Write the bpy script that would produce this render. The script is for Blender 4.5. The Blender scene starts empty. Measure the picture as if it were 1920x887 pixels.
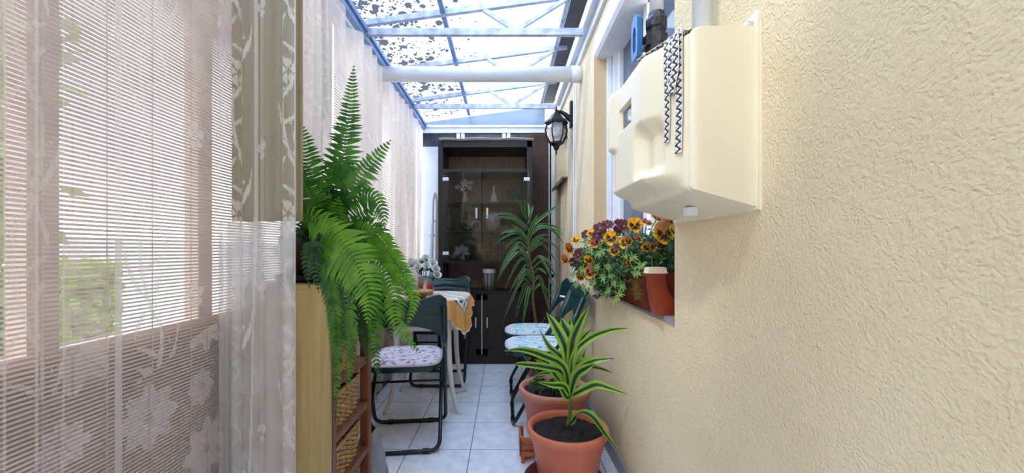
import bpy, bmesh, math, random
import numpy as np
from mathutils import Vector, Matrix
random.seed(7)
rng = np.random.RandomState(5)
C = bpy.context.scene.collection
PI = math.pi

# ------------------------------------------------------------ camera, sky, exposure
H = 1.06; F = 750.0; VX, VY = 945.0, 470.0
cam_d = bpy.data.cameras.new('camera'); cam = bpy.data.objects.new('camera', cam_d); C.objects.link(cam)
cam.location = (0, 0, H); cam.rotation_euler = (PI/2, 0, 0)
cam_d.sensor_width = 36; cam_d.lens = F/1920*36
cam_d.shift_x = (960-VX)/1920; cam_d.shift_y = (VY-443.5)/1920
cam_d.clip_start = 0.02; cam_d.clip_end = 200
bpy.context.scene.camera = cam
vs = bpy.context.scene.view_settings
vs.view_transform = 'Standard'; vs.look = 'None'; vs.gamma = 1; vs.use_curve_mapping = False
vs.exposure = 1.15
w = bpy.data.worlds.new('sky'); bpy.context.scene.world = w; w.use_nodes = True
wn = w.node_tree.nodes; wl = w.node_tree.links
bg = wn['Background']; bg.inputs[1].default_value = 2.3
tc = wn.new('ShaderNodeTexCoord'); nz = wn.new('ShaderNodeTexNoise'); nz.inputs['Scale'].default_value = 2.2; nz.inputs['Detail'].default_value = 5
rp = wn.new('ShaderNodeValToRGB'); rp.color_ramp.elements[0].position = .40; rp.color_ramp.elements[0].color = (.42, .58, 1, 1)
rp.color_ramp.elements[1].position = .62; rp.color_ramp.elements[1].color = (.80, .89, 1.0, 1)
sx_ = wn.new('ShaderNodeSeparateXYZ'); hz = wn.new('ShaderNodeMapRange'); hz.inputs['From Min'].default_value = .12; hz.inputs['From Max'].default_value = .55
mxw = wn.new('ShaderNodeMixRGB'); mxw.inputs[1].default_value = (1, .92, .84, 1)
wl.new(tc.outputs['Generated'], sx_.inputs[0]); wl.new(sx_.outputs[2], hz.inputs[0]); wl.new(hz.outputs[0], mxw.inputs[0])
wl.new(tc.outputs['Generated'], nz.inputs['Vector']); wl.new(nz.outputs[0], rp.inputs[0]); wl.new(rp.outputs[0], mxw.inputs[2]); wl.new(mxw.outputs[0], bg.inputs[0])
sd = bpy.data.lights.new('sun', 'SUN'); sd.energy = 1.3; sd.angle = math.radians(6); sd.color = (1, .93, .82)
so = bpy.data.objects.new('sun', sd); C.objects.link(so)
so.rotation_euler = Vector((.50, .34, -.80)).to_track_quat('-Z', 'Y').to_euler()

def P(px, py, Y): return Vector(((px-VX)*Y/F, Y, H-(py-VY)*Y/F))

# ------------------------------------------------------------ materials
def newmat(name):
    m = bpy.data.materials.new(name); m.use_nodes = True
    return m, m.node_tree.nodes, m.node_tree.links, m.node_tree.nodes['Principled BSDF']
def lin(c):
    return tuple(((v/255)/12.92 if v/255 <= .04045 else ((v/255+.055)/1.055)**2.4) for v in c) + (1,)
def mat(name, rgb, rough=.6, metal=0, var=.12, scale=12, bump=0, bscale=60, rgb2=None, spec=.5, stretch=None, subs=0):
    m, n, l, b = newmat(name)
    c1 = lin(rgb); c2 = lin(rgb2) if rgb2 else tuple(v*(1-var) for v in c1[:3])+(1,)
    g = n.new('ShaderNodeTexCoord'); mp = n.new('ShaderNodeMapping')
    if stretch: mp.inputs['Scale'].default_value = stretch
    l.new(g.outputs['Object'], mp.inputs[0])
    t = n.new('ShaderNodeTexNoise'); t.inputs['Scale'].default_value = scale; t.inputs['Detail'].default_value = 5
    l.new(mp.outputs[0], t.inputs['Vector'])
    r = n.new('ShaderNodeValToRGB'); r.color_ramp.elements[0].color = c2; r.color_ramp.elements[1].color = c1
    r.color_ramp.elements[0].position = .35; r.color_ramp.elements[1].position = .65
    l.new(t.outputs[0], r.inputs[0]); l.new(r.outputs[0], b.inputs['Base Color'])
    b.inputs['Roughness'].default_value = rough; b.inputs['Metallic'].default_value = metal
    b.inputs['Specular IOR Level'].default_value = spec
    if bump:
        t2 = n.new('ShaderNodeTexNoise'); t2.inputs['Scale'].default_value = bscale; t2.inputs['Detail'].default_value = 3
        l.new(mp.outputs[0], t2.inputs['Vector'])
        bp = n.new('ShaderNodeBump'); bp.inputs['Strength'].default_value = bump; bp.inputs['Distance'].default_value = .01
        l.new(t2.outputs[0], bp.inputs['Height']); l.new(bp.outputs[0], b.inputs['Normal'])
    return m
def leafmat(name, rgb, rgb2, rough=.45, trans=.35, scale=20, attr=False):
    m, n, l, b = newmat(name)
    b.inputs['Roughness'].default_value = rough
    t = n.new('ShaderNodeTexNoise'); t.inputs['Scale'].default_value = scale
    g = n.new('ShaderNodeTexCoord'); l.new(g.outputs['Object'], t.inputs['Vector'])
    r = n.new('ShaderNodeValToRGB'); r.color_ramp.elements[0].color = lin(rgb2); r.color_ramp.elements[1].color = lin(rgb)
    r.color_ramp.elements[0].position = .38; r.color_ramp.elements[1].position = .62
    l.new(t.outputs[0], r.inputs[0]); src = r.outputs[0]
    if attr:
        a = n.new('ShaderNodeAttribute'); a.attribute_name = 'col'; src = a.outputs['Color']
    l.new(src, b.inputs['Base Color'])
    tr = n.new('ShaderNodeBsdfTranslucent'); l.new(src, tr.inputs[0])
    mx = n.new('ShaderNodeMixShader'); mx.inputs[0].default_value = trans
    l.new(b.outputs[0], mx.inputs[1]); l.new(tr.outputs[0], mx.inputs[2])
    l.new(mx.outputs[0], n['Material Output'].inputs[0])
    return m
def attrmat(name, rough=.6, bump=0, bscale=200):
    m, n, l, b = newmat(name)
    a = n.new('ShaderNodeAttribute'); a.attribute_name = 'col'
    t = n.new('ShaderNodeTexNoise'); t.inputs['Scale'].default_value = 30
    mx = n.new('ShaderNodeMixRGB'); mx.blend_type = 'MULTIPLY'; mx.inputs[0].default_value = .15
    l.new(a.outputs['Color'], mx.inputs[1]); l.new(t.outputs[0], mx.inputs[2])
    l.new(mx.outputs[0], b.inputs['Base Color']); b.inputs['Roughness'].default_value = rough
    if bump:
        t2 = n.new('ShaderNodeTexNoise'); t2.inputs['Scale'].default_value = bscale
        bp = n.new('ShaderNodeBump'); bp.inputs['Strength'].default_value = bump; bp.inputs['Distance'].default_value = .004
        l.new(t2.outputs[0], bp.inputs['Height']); l.new(bp.outputs[0], b.inputs['Normal'])
    return m
def lacemat(name, rgb, lo, hi, transl=.6, netscale=0):
    """sheer cloth: the woven pattern (attribute 'lace') is denser than the net around it"""
    m, n, l, b = newmat(name)
    n.remove(b)
    a = n.new('ShaderNodeAttribute'); a.attribute_name = 'lace'
    mr = n.new('ShaderNodeMapRange'); mr.inputs['To Min'].default_value = lo; mr.inputs['To Max'].default_value = hi
    l.new(a.outputs['Fac'], mr.inputs['Value'])
    d = n.new('ShaderNodeBsdfDiffuse'); d.inputs[0].default_value = lin(rgb)
    t = n.new('ShaderNodeBsdfTranslucent'); t.inputs[0].default_value = lin(rgb)
    tp = n.new('ShaderNodeBsdfTransparent')
    m1 = n.new('ShaderNodeMixShader'); m1.inputs[0].default_value = transl
    l.new(d.outputs[0], m1.inputs[1]); l.new(t.outputs[0], m1.inputs[2])
    m2 = n.new('ShaderNodeMixShader')
    l.new(mr.outputs[0], m2.inputs[0]); l.new(tp.outputs[0], m2.inputs[1]); l.new(m1.outputs[0], m2.inputs[2])
    l.new(m2.outputs[0], n['Material Output'].inputs[0])
    return m
def glassmat(name, rgb, alpha=.25, rough=.03):
    m, n, l, b = newmat(name)
    b.inputs['Base Color'].default_value = lin(rgb); b.inputs['Roughness'].default_value = rough
    b.inputs['Metallic'].default_value = 0
    t = n.new('ShaderNodeTexNoise'); t.inputs['Scale'].default_value = 3
    mr = n.new('ShaderNodeMapRange'); mr.inputs['To Min'].default_value = alpha*.85; mr.inputs['To Max'].default_value = alpha*1.15
    l.new(t.outputs[0], mr.inputs[0]); l.new(mr.outputs[0], b.inputs['Alpha'])
    gl = n.new('ShaderNodeBsdfGlossy'); gl.inputs['Roughness'].default_value = rough
    fr = n.new('ShaderNodeFresnel'); fr.inputs[0].default_value = 1.5
    mx = n.new('ShaderNodeMixShader'); l.new(fr.outputs[0], mx.inputs[0]); l.new(b.outputs[0], mx.inputs[1]); l.new(gl.outputs[0], mx.inputs[2])
    b.inputs['Specular IOR Level'].default_value = 0
    l.new(mx.outputs[0], n['Material Output'].inputs[0])
    return m

# stucco
def stucco(name, rgb, rgb2, strength=.7):
    m, n, l, b = newmat(name)
    g = n.new('ShaderNodeNewGeometry')
    t = n.new('ShaderNodeTexNoise'); t.inputs['Scale'].default_value = 2.2; t.inputs['Detail'].default_value = 4
    t2 = n.new('ShaderNodeTexNoise'); t2.inputs['Scale'].default_value = 210; t2.inputs['Detail'].default_value = 3; t2.inputs['Roughness'].default_value = .6
    v = n.new('ShaderNodeTexVoronoi'); v.feature = 'SMOOTH_F1'; v.inputs['Scale'].default_value = 140; v.inputs['Smoothness'].default_value = .7
    for q in (t, t2): l.new(g.outputs['Position'], q.inputs['Vector'])
    # the coat was rubbed, so grains are warped
    wp = n.new('ShaderNodeTexNoise'); wp.inputs['Scale'].default_value = 25; l.new(g.outputs['Position'], wp.inputs['Vector'])
    ad = n.new('ShaderNodeMixRGB'); ad.inputs[0].default_value = .04
    l.new(g.outputs['Position'], ad.inputs[1]); l.new(wp.outputs['Color'], ad.inputs[2]); l.new(ad.outputs[0], v.inputs['Vector'])
    r = n.new('ShaderNodeValToRGB'); r.color_ramp.elements[0].color = lin(rgb2); r.color_ramp.elements[1].color = lin(rgb)
    r.color_ramp.elements[0].position = .3; r.color_ramp.elements[1].position = .6
    l.new(t.outputs[0], r.inputs[0]); l.new(r.outputs[0], b.inputs['Base Color'])
    su = n.new('ShaderNodeMath'); su.operation = 'ADD'; l.new(t2.outputs[0], su.inputs[0]); l.new(v.outputs['Distance'], su.inputs[1])
    bp = n.new('ShaderNodeBump'); bp.inputs['Strength'].default_value = strength; bp.inputs['Distance'].default_value = .0035
    l.new(su.outputs[0], bp.inputs['Height']); l.new(bp.outputs[0], b.inputs['Normal'])
    b.inputs['Roughness'].default_value = .85; b.inputs['Specular IOR Level'].default_value = .2
    return m
M = {}
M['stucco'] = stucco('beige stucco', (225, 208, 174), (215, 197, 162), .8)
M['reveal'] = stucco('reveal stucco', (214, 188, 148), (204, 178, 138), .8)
M['white'] = mat('white painted metal', (226, 230, 238), .35, var=.08)
M['whitewood'] = mat('white lacquered wood', (232, 228, 220), .35, var=.05)
M['pvc'] = mat('white plastic pipe', (225, 232, 242), .3, var=.06, scale=5)
M['blueframe'] = mat('blue grey painted steel', (120, 150, 190), .5, var=.2)
M['truss'] = mat('pale steel truss paint', (196, 205, 222), .45, rgb2=(150, 160, 185), scale=18)
M['darkgrey'] = mat('weathered grey sheet', (95, 98, 108), .6, var=.3, scale=6)
M['cream'] = mat('cream moulded plastic', (232, 224, 200), .38, var=.03, scale=3)
M['beigeboard'] = mat('beige laminate board', (182, 160, 108), .55, rgb2=(168, 146, 95), scale=4, stretch=(14, 14, .6))
M['beigecloth'] = mat('beige cloth', (158, 146, 112), .9, var=.1)
M['wenge'] = mat('dark wenge veneer', (38, 27, 28), .35, rgb2=(22, 15, 16), scale=6, stretch=(18, 18, .8))
M['backboard'] = mat('brown back board', (156, 134, 122), .6, rgb2=(134, 116, 108), scale=5, stretch=(12, 12, 1))
M['chrome'] = mat('brushed chrome', (215, 215, 215), .3, .35, var=.05)
M['green'] = mat('dark green plastic', (8, 48, 48), .3, var=.2)
M['tube'] = mat('dark green painted tube', (14, 36, 42), .3, var=.2)
M['black'] = mat('black plastic', (14, 14, 15), .4, var=.1)
M['iron'] = mat('black cast metal', (30, 32, 38), .4, .4, var=.3, scale=30)
M['terracotta'] = mat('terracotta plastic', (216, 122, 90), .5, rgb2=(200, 108, 80), scale=5, bump=.06, bscale=30)
M['terracotta2'] = mat('pale dusty terracotta', (214, 140, 118), .6, rgb2=(196, 122, 102), scale=5, bump=.06, bscale=30)
M['soil'] = mat('dark potting soil', (46, 36, 32), .95, rgb2=(14, 11, 10), scale=60, bump=1.0, bscale=90)
M['brownwood'] = mat('reddish brown wood', (134, 78, 46), .5, rgb2=(92, 50, 30), scale=5, stretch=(16, 16, .8))
M['cratewood'] = mat('orange brown pine', (196, 120, 78), .6, rgb2=(160, 92, 58), scale=5, stretch=(1, 14, 14))
M['wicker'] = mat('natural wicker', (190, 150, 98), .65, rgb2=(128, 92, 52), scale=60)
M['planter'] = mat('glossy brown plastic', (92, 40, 26), .12, var=.2, scale=5)
M['plantercorner'] = mat('translucent red brown plastic', (142, 58, 34), .3, rgb2=(118, 44, 26), scale=14)
M['plantercap'] = mat('cream plastic cap', (222, 200, 176), .5)
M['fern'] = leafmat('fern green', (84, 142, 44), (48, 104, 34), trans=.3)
M['fernlit'] = leafmat('lit fern green', (118, 172, 48), (88, 146, 38), trans=.35)  # brighter copy of the fern green, with light put into the colour
M['ferndark'] = leafmat('shaded fern green', (44, 92, 46), (26, 66, 36), trans=.25)  # darker copy of the fern green, with shade put into the colour
M['foliage'] = leafmat('pansy leaf green', (74, 128, 56), (32, 76, 42), trans=.25, scale=60)
M['sprig'] = leafmat('pale sprig green', (142, 190, 88), (98, 158, 66), trans=.35, scale=60)
M['stem'] = mat('plant stem', (84, 120, 52), .6)
M['trunk'] = mat('brown cane', (120, 96, 66), .8, rgb2=(82, 66, 46), scale=50, bump=.4)
M['leafcol'] = leafmat('striped leaf', (90, 150, 40), (90, 150, 40), attr=True, rough=.35, trans=.3)
M['petalcol'] = leafmat('petal', (200, 150, 40), (200, 150, 40), attr=True, rough=.6, trans=.25)
M['col'] = attrmat('printed cloth', .85, .25)
M['plain'] = attrmat('coloured surface', .5)
M['ceramic'] = attrmat('glazed ceramic', .2)
M['lace'] = lacemat('white lace curtain', (252, 248, 244), .27, .85, .5)
M['lace2'] = lacemat('pinkish lace curtain', (252, 243, 241), .25, .85, .6)
M['sheer'] = lacemat('sheer curtain', (243, 235, 230), .40, .84, .62)
M['blind'] = mat('pale blind slats', (214, 200, 190), .6, rgb2=(196, 180, 170), scale=10)
M['brownwall'] = mat('brown timber boarding', (178, 140, 104), .6, rgb2=(150, 112, 80), scale=5, stretch=(1, 1, 12))
M['glass'] = glassmat('clear glass', (200, 215, 225), .06)
M['smoked'] = glassmat('smoked glass', (40, 42, 48), .13)
M['window'] = glassmat('window glass', (95, 110, 128), .9, .06)
M['lampglass'] = glassmat('bevelled lamp glass', (205, 215, 222), .35, .08)
M['blue'] = mat('blue painted lever', (36, 104, 170), .4, var=.15, scale=30)
M['valve'] = mat('dark iron valve', (64, 66, 72), .45, .5, rgb2=(36, 38, 42), scale=40, bump=.3)
M['brown panel'] = mat('brown ribbed panel', (92, 66, 52), .6, rgb2=(74, 52, 42), scale=8)
M['plasticbag'] = mat('grey translucent bag', (150, 156, 158), .3, var=.3, scale=8)
M['paleblue'] = mat('corrugated sheet with blue sheen', (196, 208, 228), .35, var=.08)

def obj(name, me_or_bm, m=None, parent=None, smooth=False, loc=None):
    if isinstance(me_or_bm, bmesh.types.BMesh):
        me = bpy.data.meshes.new(name); me_or_bm.to_mesh(me); me_or_bm.free()
    else: me = me_or_bm
    if m is not None and len(me.materials) == 0:
        for q in (m if isinstance(m, (list, tuple)) else [m]): me.materials.append(q)
    if smooth: me.shade_smooth()
    o = bpy.data.objects.new(name, me); C.objects.link(o)
    if parent: o.parent = parent
    if loc is not None: o.location = loc
    return o
def tag(o, label, cat, group=None, kind=None):
    o['label'] = label; o['category'] = cat
    if group: o['group'] = group
    if kind: o['kind'] = kind
    return o
def thing(name, loc, label, cat, group=None, rz=0):
    o = bpy.data.objects.new(name, None); C.objects.link(o); o.location = loc; o.rotation_euler = (0, 0, rz); o.empty_display_size = .05
    return tag(o, label, cat, group)
def struct(name, bm, m, parent=None, smooth=False):
    o = obj(name, bm, m, parent, smooth)
    if not parent: o['kind'] = 'structure'
    return o
def copy_tree(o, parent=None):
    c = o.copy(); C.objects.link(c)
    if parent: c.parent = parent
    for ch in list(o.children): copy_tree(ch, c)
    return c

# ------------------------------------------------------------ mesh helpers
def NB(): return bmesh.new()
def box(bm, x0, x1, y0, y1, z0, z1, bev=0, mi=0):
    vs_ = [bm.verts.new((x, y, z)) for x in (x0, x1) for y in (y0, y1) for z in (z0, z1)]
    fs = [(0,1,3,2),(4,6,7,5),(0,4,5,1),(2,3,7,6),(0,2,6,4),(1,5,7,3)]
    faces = [bm.faces.new([vs_[i] for i in f]) for f in fs]
    for f in faces: f.material_index = mi
    if bev:
        es = list({e for f in faces for e in f.edges})
        bmesh.ops.bevel(bm, geom=es, offset=bev, segments=2, affect='EDGES', profile=.7)
    return bm
def B(*a, **k): return box(NB(), *a, **k)
def tube(bm, pts, r, n=10, cap=True, closed=False):
    pts = [Vector(p) for p in pts]; rs = r if isinstance(r, (list, tuple)) else [r]*len(pts)
    rings = []; prev = None
    for i, p in enumerate(pts):
        if closed: d = pts[(i+1) % len(pts)]-pts[i-1]
        elif i == 0: d = pts[1]-p
        elif i == len(pts)-1: d = p-pts[-2]
        else: d = (pts[i+1]-p).normalized()+(p-pts[i-1]).normalized()
        d.normalize()
        if prev is None:
            a = Vector((0, 0, 1)) if abs(d.z) < .9 else Vector((1, 0, 0)); u = d.cross(a).normalized()
        else: u = (prev-d*prev.dot(d)).normalized()
        prev = u; v = d.cross(u)
        rings.append([bm.verts.new(p+(u*math.cos(2*PI*k/n)+v*math.sin(2*PI*k/n))*rs[i]) for k in range(n)])
    m = len(rings)
    for i in range(m if closed else m-1):
        a, b = rings[i], rings[(i+1) % m]
        for k in range(n): bm.faces.new((a[k], a[(k+1) % n], b[(k+1) % n], b[k]))
    if cap and not closed:
        bm.faces.new(rings[0][::-1]); bm.faces.new(rings[-1])
    return bm
def round_path(pts, r, seg=6):
    """polyline with its corners rounded"""
    pts = [Vector(p) for p in pts]; out = [pts[0]]
    for i in range(1, len(pts)-1):
        a, b, c = pts[i-1], pts[i], pts[i+1]
        ra = min(r, (a-b).length*.45, (c-b).length*.45)
        p0 = b+(a-b).normalized()*ra; p1 = b+(c-b).normalized()*ra
        for k in range(seg+1):
            t = k/seg; out.append(p0*(1-t)**2+b*2*t*(1-t)+p1*t*t)
    out.append(pts[-1]); return out
def spline(pts, n=20):
    """Catmull-Rom through the points"""
    pts = [Vector(p) for p in pts]; P_ = [pts[0]*2-pts[1]]+pts+[pts[-1]*2-pts[-2]]; out = []
    m = len(pts)-1
    for j in range(n+1):
        u = j/n*m; i = min(int(u), m-1); t = u-i
        a, b, c, d = P_[i:i+4]
        out.append(.5*((2*b)+(c-a)*t+(2*a-5*b+4*c-d)*t*t+(3*b-a-3*c+d)*t**3))
    return out
def lathe(bm, prof, n=32, cx=0, cy=0, z=0, cap=True, flute=None):
    rings = []
    for r, h in prof:
        ring = []
        for k in range(n):
            a = 2*PI*k/n; rr = r*(flute(a) if flute else 1)
            ring.append(bm.verts.new((cx+rr*math.cos(a), cy+rr*math.sin(a), z+h)))
        rings.append(ring)
    for a, b in zip(rings, rings[1:]):
        for k in range(n): bm.faces.new((a[k], a[(k+1) % n], b[(k+1) % n], b[k]))
    if cap:
        if prof[0][0] > 1e-4: bm.faces.new(rings[0][::-1])
        if prof[-1][0] > 1e-4: bm.faces.new(rings[-1])
    return bm
def gridmesh(name, pts, cols=None, lace=None, faceflip=False):
    """pts: array (h, w, 3); cols (h, w, 3) linear rgb; lace (h, w)"""
    h, wd = pts.shape[:2]
    me = bpy.data.meshes.new(name)
    idx = np.arange(h*wd).reshape(h, wd)
    q = np.stack([idx[:-1, :-1], idx[:-1, 1:], idx[1:, 1:], idx[1:, :-1]], -1).reshape(-1, 4)
    me.vertices.add(h*wd); me.vertices.foreach_set('co', pts.reshape(-1).astype(np.float32))
    me.loops.add(q.size); me.loops.foreach_set('vertex_index', q.reshape(-1).astype(np.int32))
    me.polygons.add(len(q)); me.polygons.foreach_set('loop_start', np.arange(0, q.size, 4, dtype=np.int32))
    me.update(calc_edges=True); me.validate()
    if cols is not None:
        a = me.attributes.new('col', 'FLOAT_COLOR', 'POINT'); c = np.ones((h*wd, 4), np.float32); c[:, :3] = cols.reshape(-1, 3); a.data.foreach_set('color', c.reshape(-1))
    if lace is not None:
        a = me.attributes.new('lace', 'FLOAT', 'POINT'); a.data.foreach_set('value', lace.reshape(-1).astype(np.float32))
    me.shade_smooth(); return me
class CM:
    """mesh with a colour per vertex"""
    def __init__(s): s.v = []; s.f = []; s.c = []
    def add(s, vs_, fs, cs):
        o = len(s.v); s.v += [tuple(v) for v in vs_]; s.f += [tuple(i+o for i in f) for f in fs]
        s.c += (list(cs) if isinstance(cs, list) else [cs]*len(vs_))
    def mesh(s, name, smooth=True):
        me = bpy.data.meshes.new(name); me.from_pydata(s.v, [], s.f); me.update()
        a = me.attributes.new('col', 'FLOAT_COLOR', 'POINT')
        a.data.foreach_set('color', np.array([tuple(c)[:3]+(1,) for c in s.c], np.float32).reshape(-1))
        if smooth: me.shade_smooth()
        return me

# ------------------------------------------------------------ setting
XR = .555; XL = -.95; YE = 4.42
Y0 = -2.0
TX, TY = -.178, 2.131
def floormat():
    m, n, l, b = newmat('white glazed floor tiles')
    g = n.new('ShaderNodeNewGeometry'); s = n.new('ShaderNodeSeparateXYZ'); l.new(g.outputs['Position'], s.inputs[0])
    def mm(op, a, bb=None):
        q = n.new('ShaderNodeMath'); q.operation = op
        for i, v in enumerate((a, bb)):
            if v is None: continue
            if isinstance(v, (int, float)): q.inputs[i].default_value = v
            else: l.new(v, q.inputs[i])
        return q.outputs[0]
    def line(c, off):
        t = mm('FRACT', mm('DIVIDE', mm('ADD', c, 100*.333-off), .333)); t = mm('ABSOLUTE', mm('SUBTRACT', t, .5))
        return mm('GREATER_THAN', t, .4925)
    gr = mm('MAXIMUM', line(s.outputs[0], TX), line(s.outputs[1], TY))
    t = n.new('ShaderNodeTexNoise'); t.inputs['Scale'].default_value = 14; t.inputs['Detail'].default_value = 6; l.new(g.outputs['Position'], t.inputs['Vector'])
    r = n.new('ShaderNodeValToRGB'); r.color_ramp.elements[0].color = lin((236, 239, 247)); r.color_ramp.elements[1].color = lin((250, 252, 255))
    r.color_ramp.elements[0].position = .38; r.color_ramp.elements[1].position = .6
    l.new(t.outputs[0], r.inputs[0])
    mx = n.new('ShaderNodeMixRGB'); l.new(gr, mx.inputs[0]); l.new(r.outputs[0], mx.inputs[1]); mx.inputs[2].default_value = lin((128, 126, 122))
    l.new(mx.outputs[0], b.inputs['Base Color'])
    ro = n.new('ShaderNodeMapRange'); ro.inputs['To Min'].default_value = .10; ro.inputs['To Max'].default_value = .7; l.new(gr, ro.inputs[0]); l.new(ro.outputs[0], b.inputs['Roughness'])
    bp = n.new('ShaderNodeBump'); bp.invert = True; bp.inputs['Strength'].default_value = .4; bp.inputs['Distance'].default_value = .003; l.new(gr, bp.inputs['Height']); l.new(bp.outputs[0], b.inputs['Normal'])
    return m
struct('floor', B(XL-.1, XR+.05, Y0, YE+.1, -.06, 0), floormat())
# house wall on the right, with its two window openings
WY0, WY1, WZ0, WZ1 = 1.30, 2.47, .835, 2.38
NY0, NY1, NZ0, NZ1 = 3.50, 4.18, 1.71, 2.27
bm = NB()
T = .28
def wseg(y0, y1, z0, z1): box(bm, XR, XR+T, y0, y1, z0, z1)
wseg(Y0, WY0, 0, 3.3); wseg(WY0, WY1, 0, WZ0); wseg(WY0, WY1, WZ1, 3.3)
wseg(WY1, NY0, 0, 3.3); wseg(NY0, NY1, 0, NZ0); wseg(NY0, NY1, NZ1, 3.3); wseg(NY1, YE+.2, 0, 3.3)
bmesh.ops.remove_doubles(bm, verts=bm.verts, dist=1e-5)
struct('wall_right', bm, M['stucco'])
# darker facing on the reveal, a few millimetres over the wall core
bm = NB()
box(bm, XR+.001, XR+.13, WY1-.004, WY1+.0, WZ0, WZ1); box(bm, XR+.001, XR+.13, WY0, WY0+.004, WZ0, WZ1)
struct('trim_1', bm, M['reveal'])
struct('baseboard_right', B(XR-.012, XR, Y0, YE, 0, .075, bev=.002), mat('grey tile skirting', (150, 152, 158), .4))
# window sill
struct('trim_2', B(XR-.004, XR+.13, WY0, WY1, WZ0-.02, WZ0+.002), mat('grey stone sill', (150, 150, 152), .5, var=.2))
# window_1 in the recess, with the shutter guide, two casements
wx = XR+.125
win = bpy.data.objects.new('window_1', None); C.objects.link(win); win.location = (wx, (WY0+WY1)/2, WZ0); win['kind'] = 'structure'
def wpart(name, bm, m, parent):
    o = obj(name, bm, m); o.parent = parent; o.matrix_parent_inverse = Matrix.Translation(parent.location).inverted(); return o
bm = NB()
for y0, y1 in ((WY0, WY0+.06), (WY1-.06, WY1)): box(bm, wx-.02, wx+.05, y0, y1, WZ0, WZ1-.02, .003)
box(bm, wx-.02, wx+.05, WY0, WY1, WZ0, WZ0+.06, .003); box(bm, wx-.02, wx+.05, WY0, WY1, WZ1-.08, WZ1-.02, .003)
wpart('window_frame', bm, M['white'], win)
for s_ in (0, 1):
    a = WY0+.07+s_*((WY1-WY0)/2-.05); b = a+(WY1-WY0)/2-.09
    bm = NB()
    for y0, y1 in ((a, a+.05), (b-.05, b)): box(bm, wx, wx+.04, y0, y1, WZ0+.065, WZ1-.09, .004)
    box(bm, wx, wx+.04, a, b, WZ0+.065, WZ0+.115, .004); box(bm, wx, wx+.04, a, b, WZ1-.14, WZ1-.09, .004)
    o = wpart('casement', bm, M['white'], win)
    g = obj('pane', B(wx+.022, wx+.026, a+.05, b-.05, WZ0+.115, WZ1-.14), M['window'], o)
bm = NB()
for y in (WY1-.034, WY0+.004):
    box(bm, wx-.05, wx-.022, y, y+.03, WZ0, 2.24, .003)
wpart('shutter_guide', bm, M['white'], win)
# roller shutter box under the lintel
bm = NB()
prof = [(XR+.001, 2.265), (XR+.001, 2.379), (XR+.125, 2.379), (XR+.125, 2.24), (XR+.034, 2.24), (XR+.016, 2.245)]
a = [bm.verts.new((x, WY0+.002, z)) for x, z in prof]; b = [bm.verts.new((x, WY1-.002, z)) for x, z in prof]
bm.faces.new(a); bm.faces.new(b[::-1])
for i in range(len(prof)): bm.faces.new((a[i], b[i], b[(i+1) % len(prof)], a[(i+1) % len(prof)]))
bmesh.ops.recalc_face_normals(bm, faces=bm.faces)
tag(obj('shutter_box', bm, M['white']), 'white boxed roller shutter housing above the window on the beige wall', 'shutter')
# far small window
win2 = bpy.data.objects.new('window_2', None); C.objects.link(win2); win2.location = (XR+.1, NY0, NZ0); win2['kind'] = 'structure'
bm = NB()
box(bm, XR+.10, XR+.14, NY0, NY0+.05, NZ0, NZ1); box(bm, XR+.10, XR+.14, NY1-.05, NY1, NZ0, NZ1)
box(bm, XR+.10, XR+.14, NY0, NY1, NZ0, NZ0+.05); box(bm, XR+.10, XR+.14, NY0, NY1, NZ1-.05, NZ1)
wpart('window_frame', bm, M['white'], win2); wpart('pane', B(XR+.115, XR+.12, NY0+.05, NY1-.05, NZ0+.05, NZ1-.05), M['window'], win2)
bm = NB(); box(bm, XR-.05, XR+.10, NY0-.02, NY1+.0, NZ0-.018, NZ0-.006); box(bm, XR-.052, XR-.048, NY0-.02, NY1, NZ0-.04, NZ0-.006)
wpart('window_sill', bm, mat('brown metal sill', (112, 100, 88), .5), win2)
# left side: low boarded wall, posts, rail
bm = NB(); box(bm, XL-.06, XL, Y0, YE, 0, .83)
struct('wall_left', bm, M['brownwall'])
bm = NB()
for y in (-1.2, -.3, .30, .83, 1.28, 2.02, 2.08, 2.9, 3.7): box(bm, XL-.05, XL-.005, y-.03, y+.03, .83, 2.40, .003)
box(bm, XL-.05, XL-.003, Y0, YE, .80, .85, .003)
struct('trim_3', bm, mat('post with pinkish light', (206, 184, 170), .6))  # pinkish tone stands for interior light falling on the brown posts
struct('baseboard_left', B(XL, XL+.02, Y0, YE, 0, .06, bev=.003), mat('dark skirting strip', (48, 50, 54), .5))
bm = NB(); box(bm, XL-.06, -.868, Y0, YE, 2.395, 2.47, .004); box(bm, -.868, -.855, Y0, YE, 2.435, 2.465)
struct('trim_4', bm, M['blueframe'])
# end wall: white metal frame with panes
bm = NB()
for z0, z1 in ((2.36, 2.445), (.76, .80), (.0, .06)): box(bm, XL, XR, YE, YE+.05, z0, z1, .003)
for x in (XL, -.525, -.485, -.02, .02, XR-.085, XR-.05): box(bm, x, x+.05, YE, YE+.045, 0, 2.362)
box(bm, .46, .50, YE-.01, YE+.02, 0, .76, .003); box(bm, .36, .56, YE-.01, YE+.02, .70, .74, .003)
box(bm, XL, XR, YE-.014, YE, 2.42, 2.445, .002); box(bm, XL, XR, YE-.008, YE, 2.36, 2.372, .002)
struct('wall_back', bm, M['white'])
struct('window_3', B(XL+.05, XR-.05, YE+.02, YE+.03, .06, 2.37), mat('dark tinted pane', (60, 66, 82), .15, var=.3))
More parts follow.
